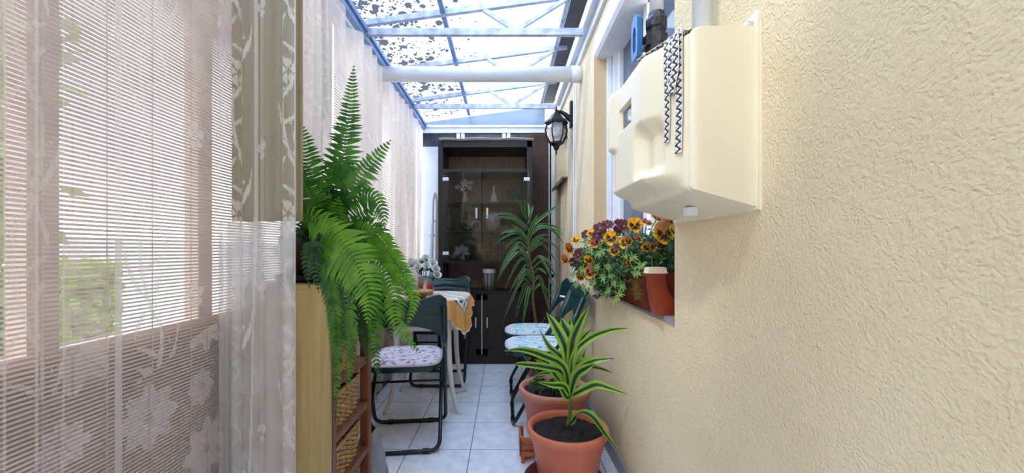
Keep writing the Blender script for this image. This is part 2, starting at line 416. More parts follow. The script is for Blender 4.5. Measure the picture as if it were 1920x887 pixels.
# gable pane above the end wall
zl = lambda x: 2.475+(x-XL)/(XR-XL)*.20      # roof underside
bm = NB()
pts = [(XL, 2.43), (XR-.1, 2.43), (XR-.1, zl(XR-.1)), (XL, zl(XL))]
a = [bm.verts.new((x, YE+.02, z)) for x, z in pts]; b = [bm.verts.new((x, YE+.03, z)) for x, z in pts]
bm.faces.new(a); bm.faces.new(b[::-1])
for i in range(4): bm.faces.new((a[i], b[i], b[(i+1) % 4], a[(i+1) % 4]))
struct('window_4', bm, glassmat('blue tinted gable glass', (86, 128, 165), .75, .12))
struct('trim_5', B(XL, -.64, YE-.03, YE-.016, .06, 2.20), M['paleblue'])  # pale blue carries the bluish-white light and sheen left of the cabinet

# roof: dirty translucent sheet
def roofmat():
    m, n, l, b = newmat('dirty translucent roof sheet'); n.remove(b)
    g = n.new('ShaderNodeNewGeometry'); sp = n.new('ShaderNodeSeparateXYZ'); l.new(g.outputs['Position'], sp.inputs[0])
    def spots(scale, thr0, thr1, stretch):
        mp = n.new('ShaderNodeMapping'); mp.inputs['Scale'].default_value = stretch; l.new(g.outputs['Position'], mp.inputs[0])
        wn_ = n.new('ShaderNodeTexNoise'); wn_.inputs['Scale'].default_value = 30; wn_.inputs['Detail'].default_value = 3; l.new(mp.outputs[0], wn_.inputs['Vector'])
        ad = n.new('ShaderNodeMixRGB'); ad.inputs[0].default_value = .035; l.new(mp.outputs[0], ad.inputs[1]); l.new(wn_.outputs['Color'], ad.inputs[2])
        v = n.new('ShaderNodeTexVoronoi'); v.inputs['Scale'].default_value = scale; v.inputs['Randomness'].default_value = 1; l.new(ad.outputs[0], v.inputs['Vector'])
        # cell radius differs from spot to spot
        s2 = n.new('ShaderNodeSeparateColor'); l.new(v.outputs['Color'], s2.inputs[0])
        mr = n.new('ShaderNodeMapRange'); mr.inputs['From Min'].default_value = .12; mr.inputs['To Min'].default_value = thr0; mr.inputs['To Max'].default_value = thr1; l.new(s2.outputs[0], mr.inputs[0])
        # more dirt towards the low edge
        e = n.new('ShaderNodeMapRange'); e.inputs['From Min'].default_value = -.15; e.inputs['From Max'].default_value = -.75; e.inputs['To Min'].default_value = .42; e.inputs['To Max'].default_value = 1.6; l.new(sp.outputs[0], e.inputs[0])
        t = n.new('ShaderNodeMath'); t.operation = 'MULTIPLY'; l.new(mr.outputs[0], t.inputs[0]); l.new(e.outputs[0], t.inputs[1])
        c = n.new('ShaderNodeMath'); c.operation = 'LESS_THAN'; l.new(v.outputs['Distance'], c.inputs[0]); l.new(t.outputs[0], c.inputs[1])
        return c.outputs[0]
    s1 = spots(15, -.1, .40, (1, .75, 0)); s2 = spots(30, -.05, .42, (1, .75, 0)); s3 = spots(52, .0, .42, (1.02, .8, 0))
    mx0 = n.new('ShaderNodeMath'); mx0.operation = 'MAXIMUM'; l.new(s1, mx0.inputs[0]); l.new(s2, mx0.inputs[1])
    mxx = n.new('ShaderNodeMath'); mxx.operation = 'MAXIMUM'; l.new(mx0.outputs[0], mxx.inputs[0]); l.new(s3, mxx.inputs[1])
    tp = n.new('ShaderNodeBsdfTransparent'); tp.inputs[0].default_value = (.84, .92, 1, 1)
    tr = n.new('ShaderNodeBsdfTranslucent'); tr.inputs[0].default_value = lin((205, 225, 250))
    df = n.new('ShaderNodeBsdfDiffuse'); df.inputs[0].default_value = lin((52, 58, 68))
    m1 = n.new('ShaderNodeMixShader'); m1.inputs[0].default_value = .35; l.new(tp.outputs[0], m1.inputs[1]); l.new(tr.outputs[0], m1.inputs[2])
    sc = n.new('ShaderNodeMath'); sc.operation = 'MULTIPLY'; sc.inputs[1].default_value = .95; l.new(mxx.outputs[0], sc.inputs[0])
    m2 = n.new('ShaderNodeMixShader'); l.new(sc.outputs[0], m2.inputs[0]); l.new(m1.outputs[0], m2.inputs[1]); l.new(df.outputs[0], m2.inputs[2])
    l.new(m2.outputs[0], n['Material Output'].inputs[0])
    return m
bm = NB(); RX = .44
v = [bm.verts.new(q) for q in ((XL-.1, .15, zl(XL-.1)+.05), (RX, .15, zl(RX)+.05), (RX, YE+.05, zl(RX)+.05), (XL-.1, YE+.05, zl(XL-.1)+.05))]
bm.faces.new(v)
struct('ceiling', bm, roofmat())
struct('ceiling_light_block', B(XL-.1, XR, Y0, .15, 2.75, 2.82), mat('white light blocker', (214, 208, 196), .8))  # unseen opaque roof added behind the camera to cut light on the near end
def bar(bm, a, b, wy, hz):
    """rectangular bar between two points in a plane Y = const, or along Y"""
    a = Vector(a); b = Vector(b); d = (b-a).normalized()
    if abs(d.y) > .9: u, v = Vector((1, 0, 0)), Vector((0, 0, 1))
    else: u = Vector((0, 1, 0)); v = d.cross(u).normalized()
    c = [[bm.verts.new(p+u*(sx*wy/2)+v*(sz*hz/2)) for sx, sz in ((-1, -1), (1, -1), (1, 1), (-1, 1))] for p in (a, b)]
    bm.faces.new(c[0]); bm.faces.new(c[1][::-1])
    for i in range(4): bm.faces.new((c[0][i], c[1][i], c[1][(i+1) % 4], c[0][(i+1) % 4]))
tnames = ['pale steel truss nearest the camera under the roof sheet', 'middle pale steel truss, its bottom bar hidden by the fat white pipe', 'farthest pale steel truss, just in front of the blue gable glass']
for k, y in enumerate((2.53, 3.18, 3.83)):
    lab = tnames[k]
    t = thing('roof_truss', (0, y, 2.44), lab, 'truss', 'steel trusses under the roof sheet')
    bm = NB(); bar(bm, (XL+.05, 0, 0), (.50, 0, 0), .03, .042); obj('bottom_chord', bm, M['truss'], t)
    bm = NB(); bar(bm, (XL+.02, 0, zl(XL)-2.44+.015), (.50, 0, zl(.5)-2.44+.015), .03, .036); obj('top_chord', bm, M['truss'], t)
    for x0, x1 in ((-.13, .06), (.40, .09)):
        bm = NB(); bar(bm, (x0, 0, zl(x0)-2.44), (x1, 0, .02), .025, .024); obj('diagonal', bm, M['truss'], t)
for x, lab in ((-.385, 'dark steel purlin running lengthwise over the middle of the trusses'), (.41, 'pale steel purlin running lengthwise along the high edge of the roof beside the wall')):
    bm = NB(); bar(bm, (x, Y0, zl(x)+.018), (x, YE, zl(x)+.018), .03, .035)
    tag(obj('roof_purlin', bm, M['blueframe'] if x < 0 else M['truss']), lab, 'purlin', 'lengthwise roof purlins')
bm = NB(); bar(bm, (.49, Y0, 2.715), (.49, YE, 2.715), .11, .06)
tag(obj('roof_flashing', bm, M['darkgrey']), 'dark grey metal flashing closing the gap between roof sheet and house wall', 'flashing')
bm = NB(); box(bm, XR-.055, XR, Y0, 3.9, 2.47, 2.56, .002); box(bm, XR-.02, XR, Y0, 3.9, 2.41, 2.475, .002); box(bm, XR-.06, XR-.05, Y0, 3.9, 2.465, 2.515)
tag(obj('wall_rail', bm, M['white']), 'white metal rail bolted along the house wall carrying the trusses', 'rail')

# fat plastic pipe across
t = thing('drain_pipe', (XR, 2.87, 2.325), 'fat white plastic pipe crossing the corridor under the roof from wall to curtain', 'pipe')
bm = NB(); tube(bm, [(0, 0, 0), (XL-XR+.06, 0, 0)], .053, 28); obj('pipe', bm, M['pvc'], t, True)
bm = NB(); tube(bm, [(.0, 0, 0), (-.075, 0, 0)], .058, 28); obj('socket', bm, M['pvc'], t, True)

struct('wall_front_unseen', B(XL-.06, XR, Y0-.1, Y0, 0, 2.9), M['stucco'])  # unseen end wall added behind the camera to hold back skylight there
# outdoors seen through the blind
gm = mat('pale paving', (214, 212, 204), .9, rgb2=(196, 192, 182), scale=3)
struct('ground', B(-30, XL-.06, -12, 30, -.12, -.06), gm)
struct('ground_beyond', B(XL-.06, 12, YE+.15, 30, -.12, -.06), gm)
tag(obj('garden_wall', B(-3.4, -3.2, 2.75, 9.5, -.06, 1.15), mat('white rendered wall', (236, 236, 232), .8)), 'bright white rendered garden wall outside, beyond the striped blind', 'wall')
cm = CM()
for i in range(9000):
    p = Vector((random.uniform(-3.3, -2.5), random.uniform(-1.5, 2.35), random.uniform(0, 2.4)))
    d = Vector((random.gauss(0, 1), random.gauss(0, 1), random.gauss(0, 1))).normalized(); e = d.orthogonal().normalized()
    s = random.uniform(.07, .11); g_ = random.uniform(.7, 1.2)
    cm.add([p-d*s, p+e*s*.45, p+d*s, p-e*s*.45], [(0, 1, 2, 3)], (.30*g_, .52*g_, .03*g_))
for i in range(900):
    p = Vector((random.uniform(-2.5, -2.2), random.uniform(2.05, 2.3), random.uniform(0, .98)))
    d = Vector((random.gauss(0, 1), random.gauss(0, 1), random.gauss(0, 1))).normalized(); e = d.orthogonal().normalized(); s = random.uniform(.05, .08)
    cm.add([p-d*s, p+e*s*.45, p+d*s, p-e*s*.45], [(0, 1, 2, 3)], (.45, .60, .10))
tag(obj('garden_hedge', cm.mesh('hedge'), M['leafcol']), 'bright yellow-green hedge outside, glimpsed through the blind at the far left edge', 'hedge')

# ------------------------------------------------------------ blind
bm = NB(); z = .30
while z < 2.36:
    for y0, y1 in ((.2, 2.16),):
        q = [(XL+.018, z), (XL+.024, z+.0012), (XL+.0235, z+.0056), (XL+.0175, z+.0044)]
        a = [bm.verts.new((x, y0, zz)) for x, zz in q]; b = [bm.verts.new((x, y1, zz)) for x, zz in q]
        bm.faces.new(a); bm.faces.new(b[::-1])
        for i in range(4): bm.faces.new((a[i], b[i], b[(i+1) % 4], a[(i+1) % 4]))
    z += .0098
t = thing('roller_blind', (XL+.02, 1.1, .86), 'pale horizontal slatted blind covering the near window behind the lace', 'blind')
def rel(o, t):
    o.parent = t; o.matrix_parent_inverse = Matrix.Translation(t.location).inverted(); return o
rel(obj('slats', bm, M['blind']), t)
bm = NB()
for y in (.62, .80, .93, 1.05, 1.18, 1.5, 1.8): tube(bm, [(XL+.027, y, .30), (XL+.027, y, 2.36)], .0012, 6)
rel(obj('cord', bm, M['blind']), t)
bm = NB(); z = .86
while z < 2.36:
    box(bm, XL+.018, XL+.023, 2.19, 4.2, z, z+.009); z += .016
t = thing('roller_blind', (XL+.02, 3.1, .86), 'pale slatted blind behind the gathered curtains, beyond the fern', 'blind')
rel(obj('slats', bm, M['blind']), t)

# ------------------------------------------------------------ lace patterns
RES = .0025
def blank(wm, hm): return np.zeros((int(hm/RES), int(wm/RES)))
def stamp(a, x, z, r):
    h, wd = a.shape; cx, cz = x/RES, z/RES; rr = r/RES; k = int(rr)+2
    for j in range(int(cz)-k, int(cz)+k+1):
        for i in range(int(cx)-k, int(cx)+k+1):
            if (i-cx)**2+(j-cz)**2 <= rr*rr: a[j % h, i % wd] = 1
def stroke(a, p0, p1, p2, r):
    for k in range(81):
        t = k/80; x = (1-t)**2*p0[0]+2*t*(1-t)*p1[0]+t*t*p2[0]; z_ = (1-t)**2*p0[1]+2*t*(1-t)*p1[1]+t*t*p2[1]
        stamp(a, x, z_, max(.0012, r*math.sin(PI*min(1, .12+t*.86))**.8))
def tile_floral():
    a = blank(.20, .26)
    for ox, oz, sx in ((.03, .02, 1), (.13, .15, -1)):
        q = lambda x, z_: (ox+sx*x, oz+z_)
        stroke(a, q(.05, .0), q(.02, .06), q(.035, .12), .0042)
        stroke(a, q(.045, .01), q(.00, .05), q(-.005, .10), .0045)
        stroke(a, q(.03, .05), q(.06, .07), q(.075, .075), .0038)
        stroke(a, q(.062, .02), q(.055, .04), q(.075, .045), .0052)
        stroke(a, q(.07, -.03), q(.05, -.01), q(.045, .005), .0045)
        stroke(a, q(.02, -.045), q(.025, -.02), q(.04, -.005), .0045)
        for dx, dz, r in ((.058, .0, .0038), (.066, -.012, .003), (.05, .055, .0024), (.015, .075, .0026)): stamp(a, *q(dx, dz), r)
    for cx, cz in ((.175, .03), (.075, .17)):
        for k in range(5):
            an = 2*PI*k/5+.4; stamp(a, cx+.0145*math.cos(an), cz+.0145*math.sin(an), .0085)
        for k in range(5):
            an = 2*PI*k/5+1.03
            for r_ in np.linspace(.004, .024, 14):
                a[int((cz+r_*math.sin(an))/RES) % a.shape[0], int((cx+r_*math.cos(an))/RES) % a.shape[1]] = 0
    return a
def tile_big():
    """large net flowers: dense petals parted by open lines"""
    a = blank(.34, .34)+.12; h, wd = a.shape
    zz, xx = np.mgrid[0:h, 0:wd]*RES
    for cx, cz, R in ((.10, .10, .085), (.27, .25, .075), (.25, .07, .045), (.08, .27, .05)):
        for ox in (-.34, 0, .34):
            for oz in (-.34, 0, .34):
                x = xx-cx-ox; z_ = zz-cz-oz; r = np.hypot(x, z_); an = np.arctan2(z_, x)
                pet = np.cos(4*an)**2; m_ = r < R*(.72+.28*pet)
                a[m_] = .78
                gap = (np.abs(np.sin(4*an))*r < .005) & (r < R); a[gap & m_] = .2
                a[(r < .012)] = .35
    n_ = rng.rand(h//6+1, wd//6+1).repeat(6, 0).repeat(6, 1)[:h, :wd]
    return np.clip(a+(n_-.5)*.12, 0, 1)
TF = tile_floral(); TB = tile_big()
def sample(tile, s, z_, q=.0025):
    h, wd = tile.shape
    return tile[(np.floor(z_/RES).astype(int)) % h, (np.floor(s/RES).astype(int)) % wd]
def curtain(name, path, z0, z1, step, mtl, pat, swayfn=None):
    """hang cloth along a plan polyline (dense), pat(s, z) gives its weave"""
    path = np.array(path); d = np.hypot(*np.diff(path, axis=0).T); s = np.concatenate([[0], np.cumsum(d)])
    n_ = int(s[-1]/step)+2; ss = np.linspace(0, s[-1], n_); x = np.interp(ss, s, path[:, 0]); y = np.interp(ss, s, path[:, 1])
    nz_ = int((z1-z0)/step)+2; zz = np.linspace(z1, z0, nz_)
    S, Z = np.meshgrid(ss, zz); X = np.repeat(x[None], nz_, 0); Y = np.repeat(y[None], nz_, 0)
    if swayfn: X, Y = swayfn(X, Y, S, Z)
    return gridmesh(name, np.stack([X, Y, Z], -1), lace=pat(S, Z))

# ------------------------------------------------------------ curtains
def wavy(y0, y1, x0, amp, wl_, seed, n=400, irr=.4):
    r = random.Random(seed); ph = 0; out = []
    for i in range(n+1):
        y = y0+(y1-y0)*i/n
        ph += (y1-y0)/n/wl_*2*PI*(1+irr*math.sin(y*7.3+seed)+irr*.6*math.sin(y*17.1+seed*2))
        out.append((x0+amp*math.sin(ph)*(1+.4*math.sin(y*5+seed)), y))
    return out
def pat_near(S, Z):
    f = sample(TF, S/1.35, Z/1.7)*.8
    b = sample(TB, S*.95, Z/1.1)
    Y = S+.35
    low = (Z+.06*np.sin(Y*9) < .78) | (Y < .88)
    r = np.where(low & ~((Y < .88) & (Z > .78)), b, f); r = np.where(Y < .79, r*.6, r)
    r = np.where((Y < .88) & (Y > .80) & (Z > .78), np.maximum(f*.6, .25+.35*(b > .5)), r)
    for yy, wd, k in ((.912, .013, 1.1), (.745, .004, .8), (.695, .003, .8), (.80, .003, .8)): r = np.where(np.abs(Y-yy) < wd, k, r)
    rows = (np.floor(Z/.0040).astype(int) % 2) == 0
    r = r*np.where(rows, 1, .82)
    return r
t1 = curtain('lace_curtain', wavy(.35, 1.245, -.868, .006, .19, 3), .03, 2.38, .0036, M['lace2'], pat_near)
tag(obj('lace_curtain', t1, M['lace2']), 'flat pinkish lace curtain with large net flowers, nearest to the camera over the striped blind', 'curtain')
# curtain across, gathered at the corner
path = []
for i in range(301):
    u = i/300; x = -.892+.252*u
    path.append((x, 1.245+.016*math.sin(u*PI*3.4+.4)+.010*math.sin(u*PI*9)+(.02 if .44 < u < .52 else 0)))
def pat_cross(S, Z):
    r = sample(TF, (S+.02)/1.3, Z/1.7); L = S.max()
    r = np.maximum(r, (S > L-.012)*.9); r = np.maximum(r, (np.abs(S-L*.47+.03*np.clip(1.2-Z, 0, 1.2)) < .006)*1.0)
    r = np.where((S < L*.28) & (Z < 1.15), np.maximum(r, .8), r)
    return r
t1 = curtain('x', path, .03, 2.38, .0028, None, pat_cross)
tag(obj('lace_curtain', t1, M['lace']), 'white leafy lace curtain hanging crosswise in front of the basket shelf', 'curtain')
path = [(-.885+.235*i/60, 1.30+.006*math.sin(i*.6)) for i in range(61)]
bmc = gridmesh('cloth', np.array([[(x, y, z) for x, y in path] for z in np.linspace(2.38, 1.155, 30)]))
o = obj('beige_cloth', bmc, M['beigecloth']); so_ = o.modifiers.new('s', 'SOLIDIFY'); so_.thickness = .006
tag(o, 'beige cloth hanging behind the upper half of the white lace curtain', 'cloth')
t1 = curtain('x', [(-.885+.22*i/80, 1.275+.008*math.sin(i*.35)) for i in range(81)], .03, 1.15, .004, None, lambda S, Z: np.clip(sample(TB, S*1.1, Z*1.2)*.8+.35, 0, 1))
tag(obj('lace_curtain', t1, lacemat('whitish net', (250, 248, 255), .40, .92, .4)), 'lower layer of whitish net with blocky flowers, behind the white lace curtain', 'curtain')
# gathered corridor curtains
def pat_sheer(S, Z): return np.clip(sample(TF, S/1.3, Z/1.6)*.22+.30+.22*np.sin(S*31)*np.sin(S*13+1), 0, 1)
def sway(seed):
    def f(X, Y, S, Z):
        t = np.clip((Z-1.5)/.9, 0, 1)
        return X+.010*np.sin(Z*3+S*9+seed)*(1-t), Y+.014*np.sin(Z*2.1+S*4+seed)
    return f
t1 = curtain('x', wavy(1.33, 2.065, -.874, .030, .13, 1, irr=.5), .08, 2.345, .006, None, pat_sheer, sway(1))
tag(obj('sheer_curtain', t1, M['sheer']), 'gathered whitish sheer curtain behind the fern, left of the bright gap', 'curtain')
def sw2(X, Y, S, Z):
    X, Y = sway(2)(X, Y, S, Z); k = np.clip((Z-1.86)/.14, 0, 1); k = k*k*(3-2*k)
    return X, Y-.20*k*np.clip(1-S/.5, 0, 1)
t1 = curtain('x', wavy(2.16, 4.30, -.880, .036, .17, 2, 900, irr=.45), .08, 2.345, .008, None, pat_sheer, sw2)
tag(obj('sheer_curtain', t1, M['sheer']), 'long gathered sheer curtain running from the bright gap to the far end behind the table', 'curtain')
bm = NB(); tube(bm, [(-.885, .3, 2.36), (-.885, 4.3, 2.36)], .006, 8)
tag(obj('curtain_rod', bm, M['white']), 'thin white rod along the roof edge holding the sheer curtains', 'rod')

# ------------------------------------------------------------ end cabinet
CX0, CX1, CY0, CY1, CZ = -.61, .264, 3.73, 4.13, 2.085
t = thing('display_cabinet', (-.17, 3.73, 0), 'tall dark wooden display cabinet with glass doors at the end of the corridor', 'cabinet')
def R_(name, bm, m, smooth=False): return rel(obj(name, bm, m, None, smooth), t)
SW = .062
bm = NB(); box(bm, CX0, CX0+SW-.02, CY0, CY1, 0, CZ, .002); box(bm, CX0-.005, CX0+.035, CY0-.004, CY0+.02, .05, CZ, .002); R_('side_panel', bm, M['wenge'])
bm = NB(); box(bm, CX1-.05, CX1, CY0, CY1, 0, CZ, .002); R_('side_panel', bm, M['wenge'])
R_('top_panel', B(CX0, CX1, CY0, CY1, CZ-.06, CZ, .002), M['wenge'])
R_('back_panel', B(CX0+.03, CX1-.03, CY1-.015, CY1-.005, .05, CZ-.03), M['backboard'])
for z, th in ((1.81, .028), (1.51, .018), (1.24, .018), (.955, .025), (.665, .03)):
    R_('shelf', B(CX0+.04, CX1-.05, CY0+.012, CY1-.015, z-th/2, z+th/2, .002), M['wenge'])
R_('plinth', B(CX0+.04, CX1-.05, CY0+.01, CY1-.02, 0, .085), M['wenge'])
xm = -.205
for x0, x1, hx in ((CX0+.035, xm-.004, xm-.05), (xm+.004, CX1-.02, xm+.05)):
    d = R_('glass_door', B(x0, x1, CY0-.008, CY0-.003, .965, 1.80, .001), M['smoked'])
    bm = NB(); box(bm, hx-.009, hx+.009, CY0-.03, CY0-.022, 1.36, 1.455, .003); box(bm, hx-.006, hx+.006, CY0-.024, CY0-.008, 1.362, 1.375); box(bm, hx-.006, hx+.006, CY0-.024, CY0-.008, 1.44, 1.453)
    o = obj('handle', bm, M['chrome'], d)
    hx = x0+.005 if x0 < -.3 else x1-.06
    for z in (1.02, 1.71):
        o = obj('hinge_plate', B(hx, hx+.055, CY0-.014, CY0-.006, z, z+.032, .002), M['white'], d)
for x0, x1, hx in ((CX0+.035, xm-.005, xm-.055), (xm+.005, CX1-.02, xm+.05)):
    bm = NB(); box(bm, x0, x1, CY0-.018, CY0+.004, .09, .655, .003)
    for q0, q1, r0, r1 in ((x0, x0+.05, .09, .655), (x1-.05, x1, .09, .655), (x0, x1, .09, .15), (x0, x1, .60, .655)): box(bm, q0, q1, CY0-.024, CY0-.016, r0, r1, .002)
    d = R_('cupboard_door', bm, M['wenge'])
    bm = NB(); tube(bm, round_path([(hx, CY0-.024, .35), (hx, CY0-.05, .35), (hx, CY0-.05, .435), (hx, CY0-.024, .435)], .012), .007, 8)
    o = obj('handle', bm, M['chrome'], d, True)
R_('bright_gap', B(xm-.003, xm+.003, CY0-.026, CY0-.018, .10, .645), M['chrome'])  # chrome strip added where the gap between the cupboard doors shows bright
# cream sheet on top
pts = np.array([[(x, y+.01*math.sin(x*5), CZ+.006+.010*(x+.6)*(j == 0)+(.004*math.sin(x*20))) for x in np.linspace(CX0+.01, CX1+.01, 24)] for j, y in enumerate((3.69, 3.9, 4.1))])
o = obj('cover_sheet', gridmesh('s', pts), mat('cream cover sheet', (206, 208, 206), .7)); q = o.modifiers.new('s', 'SOLIDIFY'); q.thickness = .005; q.offset = 1
tag(o, 'thin pale sheet lying on top of the dark cabinet, its corner curling up', 'sheet')
# brown ribbed panel right of the cabinet
bm = NB(); box(bm, .275, .468, 4.20, 4.24, .0, 2.30)
for k in range(24): box(bm, .278+k*.008, .282+k*.008, 4.195, 4.201, .01, 2.29)
tag(obj('ribbed_panel', bm, M['brown panel']), 'tall brown ribbed panel standing between the dark cabinet and the house wall', 'panel')

# contents
def col_lathe(prof, cols, n=28, flute=None):
    h = len(prof); pts = np.zeros((h, n+1, 3)); cc = np.zeros((h, n+1, 3))
    for i, (r, z) in enumerate(prof):
        for k in range(n+1):
            a = 2*PI*k/n; rr = r*(flute(a) if flute else 1); pts[i, k] = (rr*math.cos(a), rr*math.sin(a), z); cc[i, k] = lin(cols(i, k, r, z))[:3]
    return gridmesh('l', pts, cols=cc)
def cer(name, loc, prof, cols, label, cat, group=None, m='ceramic'):
    o = obj(name, col_lathe(prof, cols), M[m]); o.location = loc; return tag(o, label, cat, group)
YS = 3.93
S1, S2, S3, S4, S5 = 1.52, 1.25, .969, .681, 1.824
def blossom(cm, p, n, R, rgb, petals=5, eye=(240, 220, 120), cup=.35):
    n = Vector(n).normalized(); u = n.orthogonal().normalized(); v = n.cross(u)
    for k in range(petals):
        a = 2*PI*k/petals; d = u*math.cos(a)+v*math.sin(a); e = n.cross(d)
        pts = [p, p+d*R*.5+e*R*.33+n*R*cup*.4, p+d*R+e*R*.2+n*R*cup, p+d*R*1.06+n*R*cup*.9, p+d*R-e*R*.2+n*R*cup, p+d*R*.5-e*R*.33+n*R*cup*.4, p+d*R*.55+n*R*cup*.25]
        c = lin(rgb)
        cm.add(pts, [(0, 1, 6), (0, 6, 5), (1, 2, 3, 6), (6, 3, 4, 5)], [lin(eye)]+[c]*6)
t = thing('flower_vase', P(872, 0, YS)*1, 'small red and white vase of pale artificial flowers behind the left glass door', 'vase'); t.location.z = S1
obj('vase', col_lathe([(0, 0), (.025, 0), (.032, .04), (.02, .09), (.026, .12), (.02, .12)], lambda i, k, r, z: (200, 80, 90) if (k//3+i) % 2 else (230, 220, 220)), M['ceramic'], t)
cm = CM()
for dx, dz, r in ((.0, .19, .045), (-.07, .16, .03), (.045, .15, .03), (-.02, .14, .03), (.06, .20, .025)): blossom(cm, Vector((dx, -.02, dz)), (dx*2, -1, .4), r, (222, 200, 196))
for k in range(10): 
    a = random.uniform(-1, 1); q = Vector((a*.07, 0, .13+random.random()*.05)); cm.add([Vector((0, 0, .11)), q+Vector((.012, 0, 0)), q+Vector((a*.03, 0, .02)), q-Vector((.012, 0, 0))], [(0, 1, 2, 3)], (.05, .12, .05))
obj('flowers', cm.mesh('f'), M['petalcol'], t)
cer('bottle_vase', (P(926, 0, YS).x, YS, S1), [(0, 0), (.037, 0), (.04, .01), (.03, .06), (.012, .12), (.009, .17), (.013, .175), (.008, .175)], lambda i, k, r, z: (226, 228, 232), 'slim white bottle vase on the upper cabinet shelf', 'vase')
t = thing('artificial_plant', (P(968, 0, YS).x, YS, S1), 'bluish green artificial plant at the right of the upper cabinet shelf', 'plant')
cm = CM()
for k in range(40):
    a = random.uniform(-PI, PI); L = random.uniform(.04, .1); q = Vector((math.cos(a)*L, math.sin(a)*L*.5, random.uniform(.04, .13))); e = Vector((-math.sin(a), math.cos(a), 0))*.018
    cm.add([Vector((0, 0, .03)), q+e, q*1.25, q-e], [(0, 1, 2, 3)], (.04, .28, .24))
obj('leaves', cm.mesh('f'), M['leafcol'], t); obj('pot', col_lathe([(0, 0), (.025, 0), (.035, .05), (.03, .05), (0, .045)], lambda i, k, r, z: (150, 150, 150)), M['ceramic'], t)
o = cer('round_vase', (P(924, 0, YS).x, YS, S2), [(0, 0), (.04, 0), (.075, .04), (.085, .09), (.07, .14), (.035, .17), (.04, .18), (.03, .18)], lambda i, k, r, z: (214, 168, 170) if z < .12 else (190, 215, 235), 'round pink vase with a pale blue shoulder on the middle shelf', 'vase')
def plate(name, loc, R, cols, label, tilt=-78, m='ceramic'):
    o = cer(name, loc, [(0, .004), (R*.55, .004), (R*.62, .010), (R, .02), (R, .024), (R*.6, .014), (R*.5, .008), (0, .008)], cols, label, 'plate', None, m); o.rotation_euler = (math.radians(-tilt), 0, 0); return o
plate('decorative_plate', (P(878, 0, YS).x, YS+.06, S2+.095), .092, lambda i, k, r, z: (46, 40, 42) if (k % 7) else (90, 80, 80), 'large dark decorative plate standing upright on the middle left shelf')
plate('decorative_plate', (P(893, 0, YS).x, YS-.02, S2+.052), .05, lambda i, k, r, z: (170, 165, 170) if r > .03 else (70, 80, 90), 'small grey painted plate leaning in front of the dark plate')
cer('dark_pot', (P(843, 0, YS).x, YS, S2), [(0, 0), (.035, 0), (.05, .06), (.045, .13), (.02, .19), (.024, .21), (.018, .21)], lambda i, k, r, z: (52, 46, 48), 'dark jug at the left end of the middle cabinet shelf', 'jug')
plate('decorative_plate', (P(864, 0, YS).x, YS+.05, S3+.07), .082, lambda i, k, r, z: (36, 40, 56) if (r > .06 and k % 4 < 2) or r < .015 else (196, 198, 204), 'white plate with dark dotted rim standing on the lower glass shelf')
cer('bowl', (P(854, 0, YS).x, YS-.06, S3), [(0, 0), (.03, 0), (.06, .03), (.075, .06), (.07, .06), (.05, .03), (0, .015)], lambda i, k, r, z: (92, 78, 66), 'wide brown bowl in front of the dotted plate', 'bowl')
cer('bowl', (P(880, 0, YS).x, YS-.08, S3), [(0, 0), (.02, 0), (.038, .025), (.045, .05), (.04, .05), (.03, .025), (0, .012)], lambda i, k, r, z: (60, 50, 44), 'small dark bowl just right of the wide brown bowl', 'bowl')
cer('clay_pot', (P(905, 0, YS).x, YS, S3), [(0, 0), (.05, 0), (.085, .05), (.09, .09), (.07, .13), (.045, .145), (.05, .16), (.04, .16)], lambda i, k, r, z: (150, 112, 72) if z < .1 else (118, 84, 56), 'rounded brown clay pot in the middle of the lower glass shelf', 'pot')
cer('tart_dish', (P(960, 0, YS).x, YS-.05, S3), [(0, 0), (.055, 0), (.085, .02), (.088, .026), (.05, .022), (.045, .05), (.0, .055)], lambda i, k, r, z: (44, 40, 42) if z > .018 else (210, 210, 210), 'dark dish with a pale rim at the right of the lower glass shelf', 'dish')
bm = NB()  # wire grid added to act as a reflection in the glass door
gx0, gx1, gz0, gz1 = P(906, 0, 3.8).x, P(978, 0, 3.8).x, S3+.01, S3+.46
k = 0; x = gx0
while x <= gx1+.001: tube(bm, [(x, 3.79, gz0-.008), (x, 3.79, min(gz1, S2-.02))], .003, 5); x += .034
z = gz0
while z < S2-.02: tube(bm, [(gx0, 3.79, z), (gx1, 3.79, z)], .003, 5); z += .034
tag(obj('reflected_grid', bm, M['iron']), 'black wire grid added as a reflected image behind the right glass door, on the lower glass shelf', 'reflection')
t = thing('storage_jar', (P(917, 0, 3.86).x, 3.86, S4), 'ribbed glass jar with a white swing lid in the open cabinet niche', 'jar')
obj('jar', col_lathe([(0, 0), (.052, 0), (.056, .1), (.058, .17)], lambda i, k, r, z: (96, 92, 88) if k % 4 < 2 else (150, 148, 142), n=40), M['ceramic'], t)
obj('lid', col_lathe([(.062, .165), (.064, .19), (.062, .2), (.05, .215), (0, .2)], lambda i, k, r, z: (206, 208, 210) if z < .205 else (34, 34, 36)), M['ceramic'], t)

# white folded frame leaning left of the cabinet
t = thing('folded_stand', (-.70, 3.9, 0), 'pale grey folded tubular frame leaning between the curtain and the dark cabinet', 'frame')
bm = NB(); tube(bm, round_path([(-.03, .06, .01), (.0, .0, 1.0), (.012, -.02, 1.55), (.03, -.02, 1.63), (.045, -.01, 1.55), (.03, .06, .01)], .03), .011, 8); obj('front_frame', bm, M['pvc'], t, True)
bm = NB(); tube(bm, round_path([(-.055, .1, .01), (-.02, .1, 1.35), (.02, .1, 1.36), (.015, .14, .01)], .03), .011, 8); obj('rear_frame', bm, M['pvc'], t, True)
bm = NB()
for z in (.3, .62, .95, 1.2): box(bm, -.03, .04, .0, .09, z, z+.02, .003)
obj('brace', bm, M['pvc'], t)

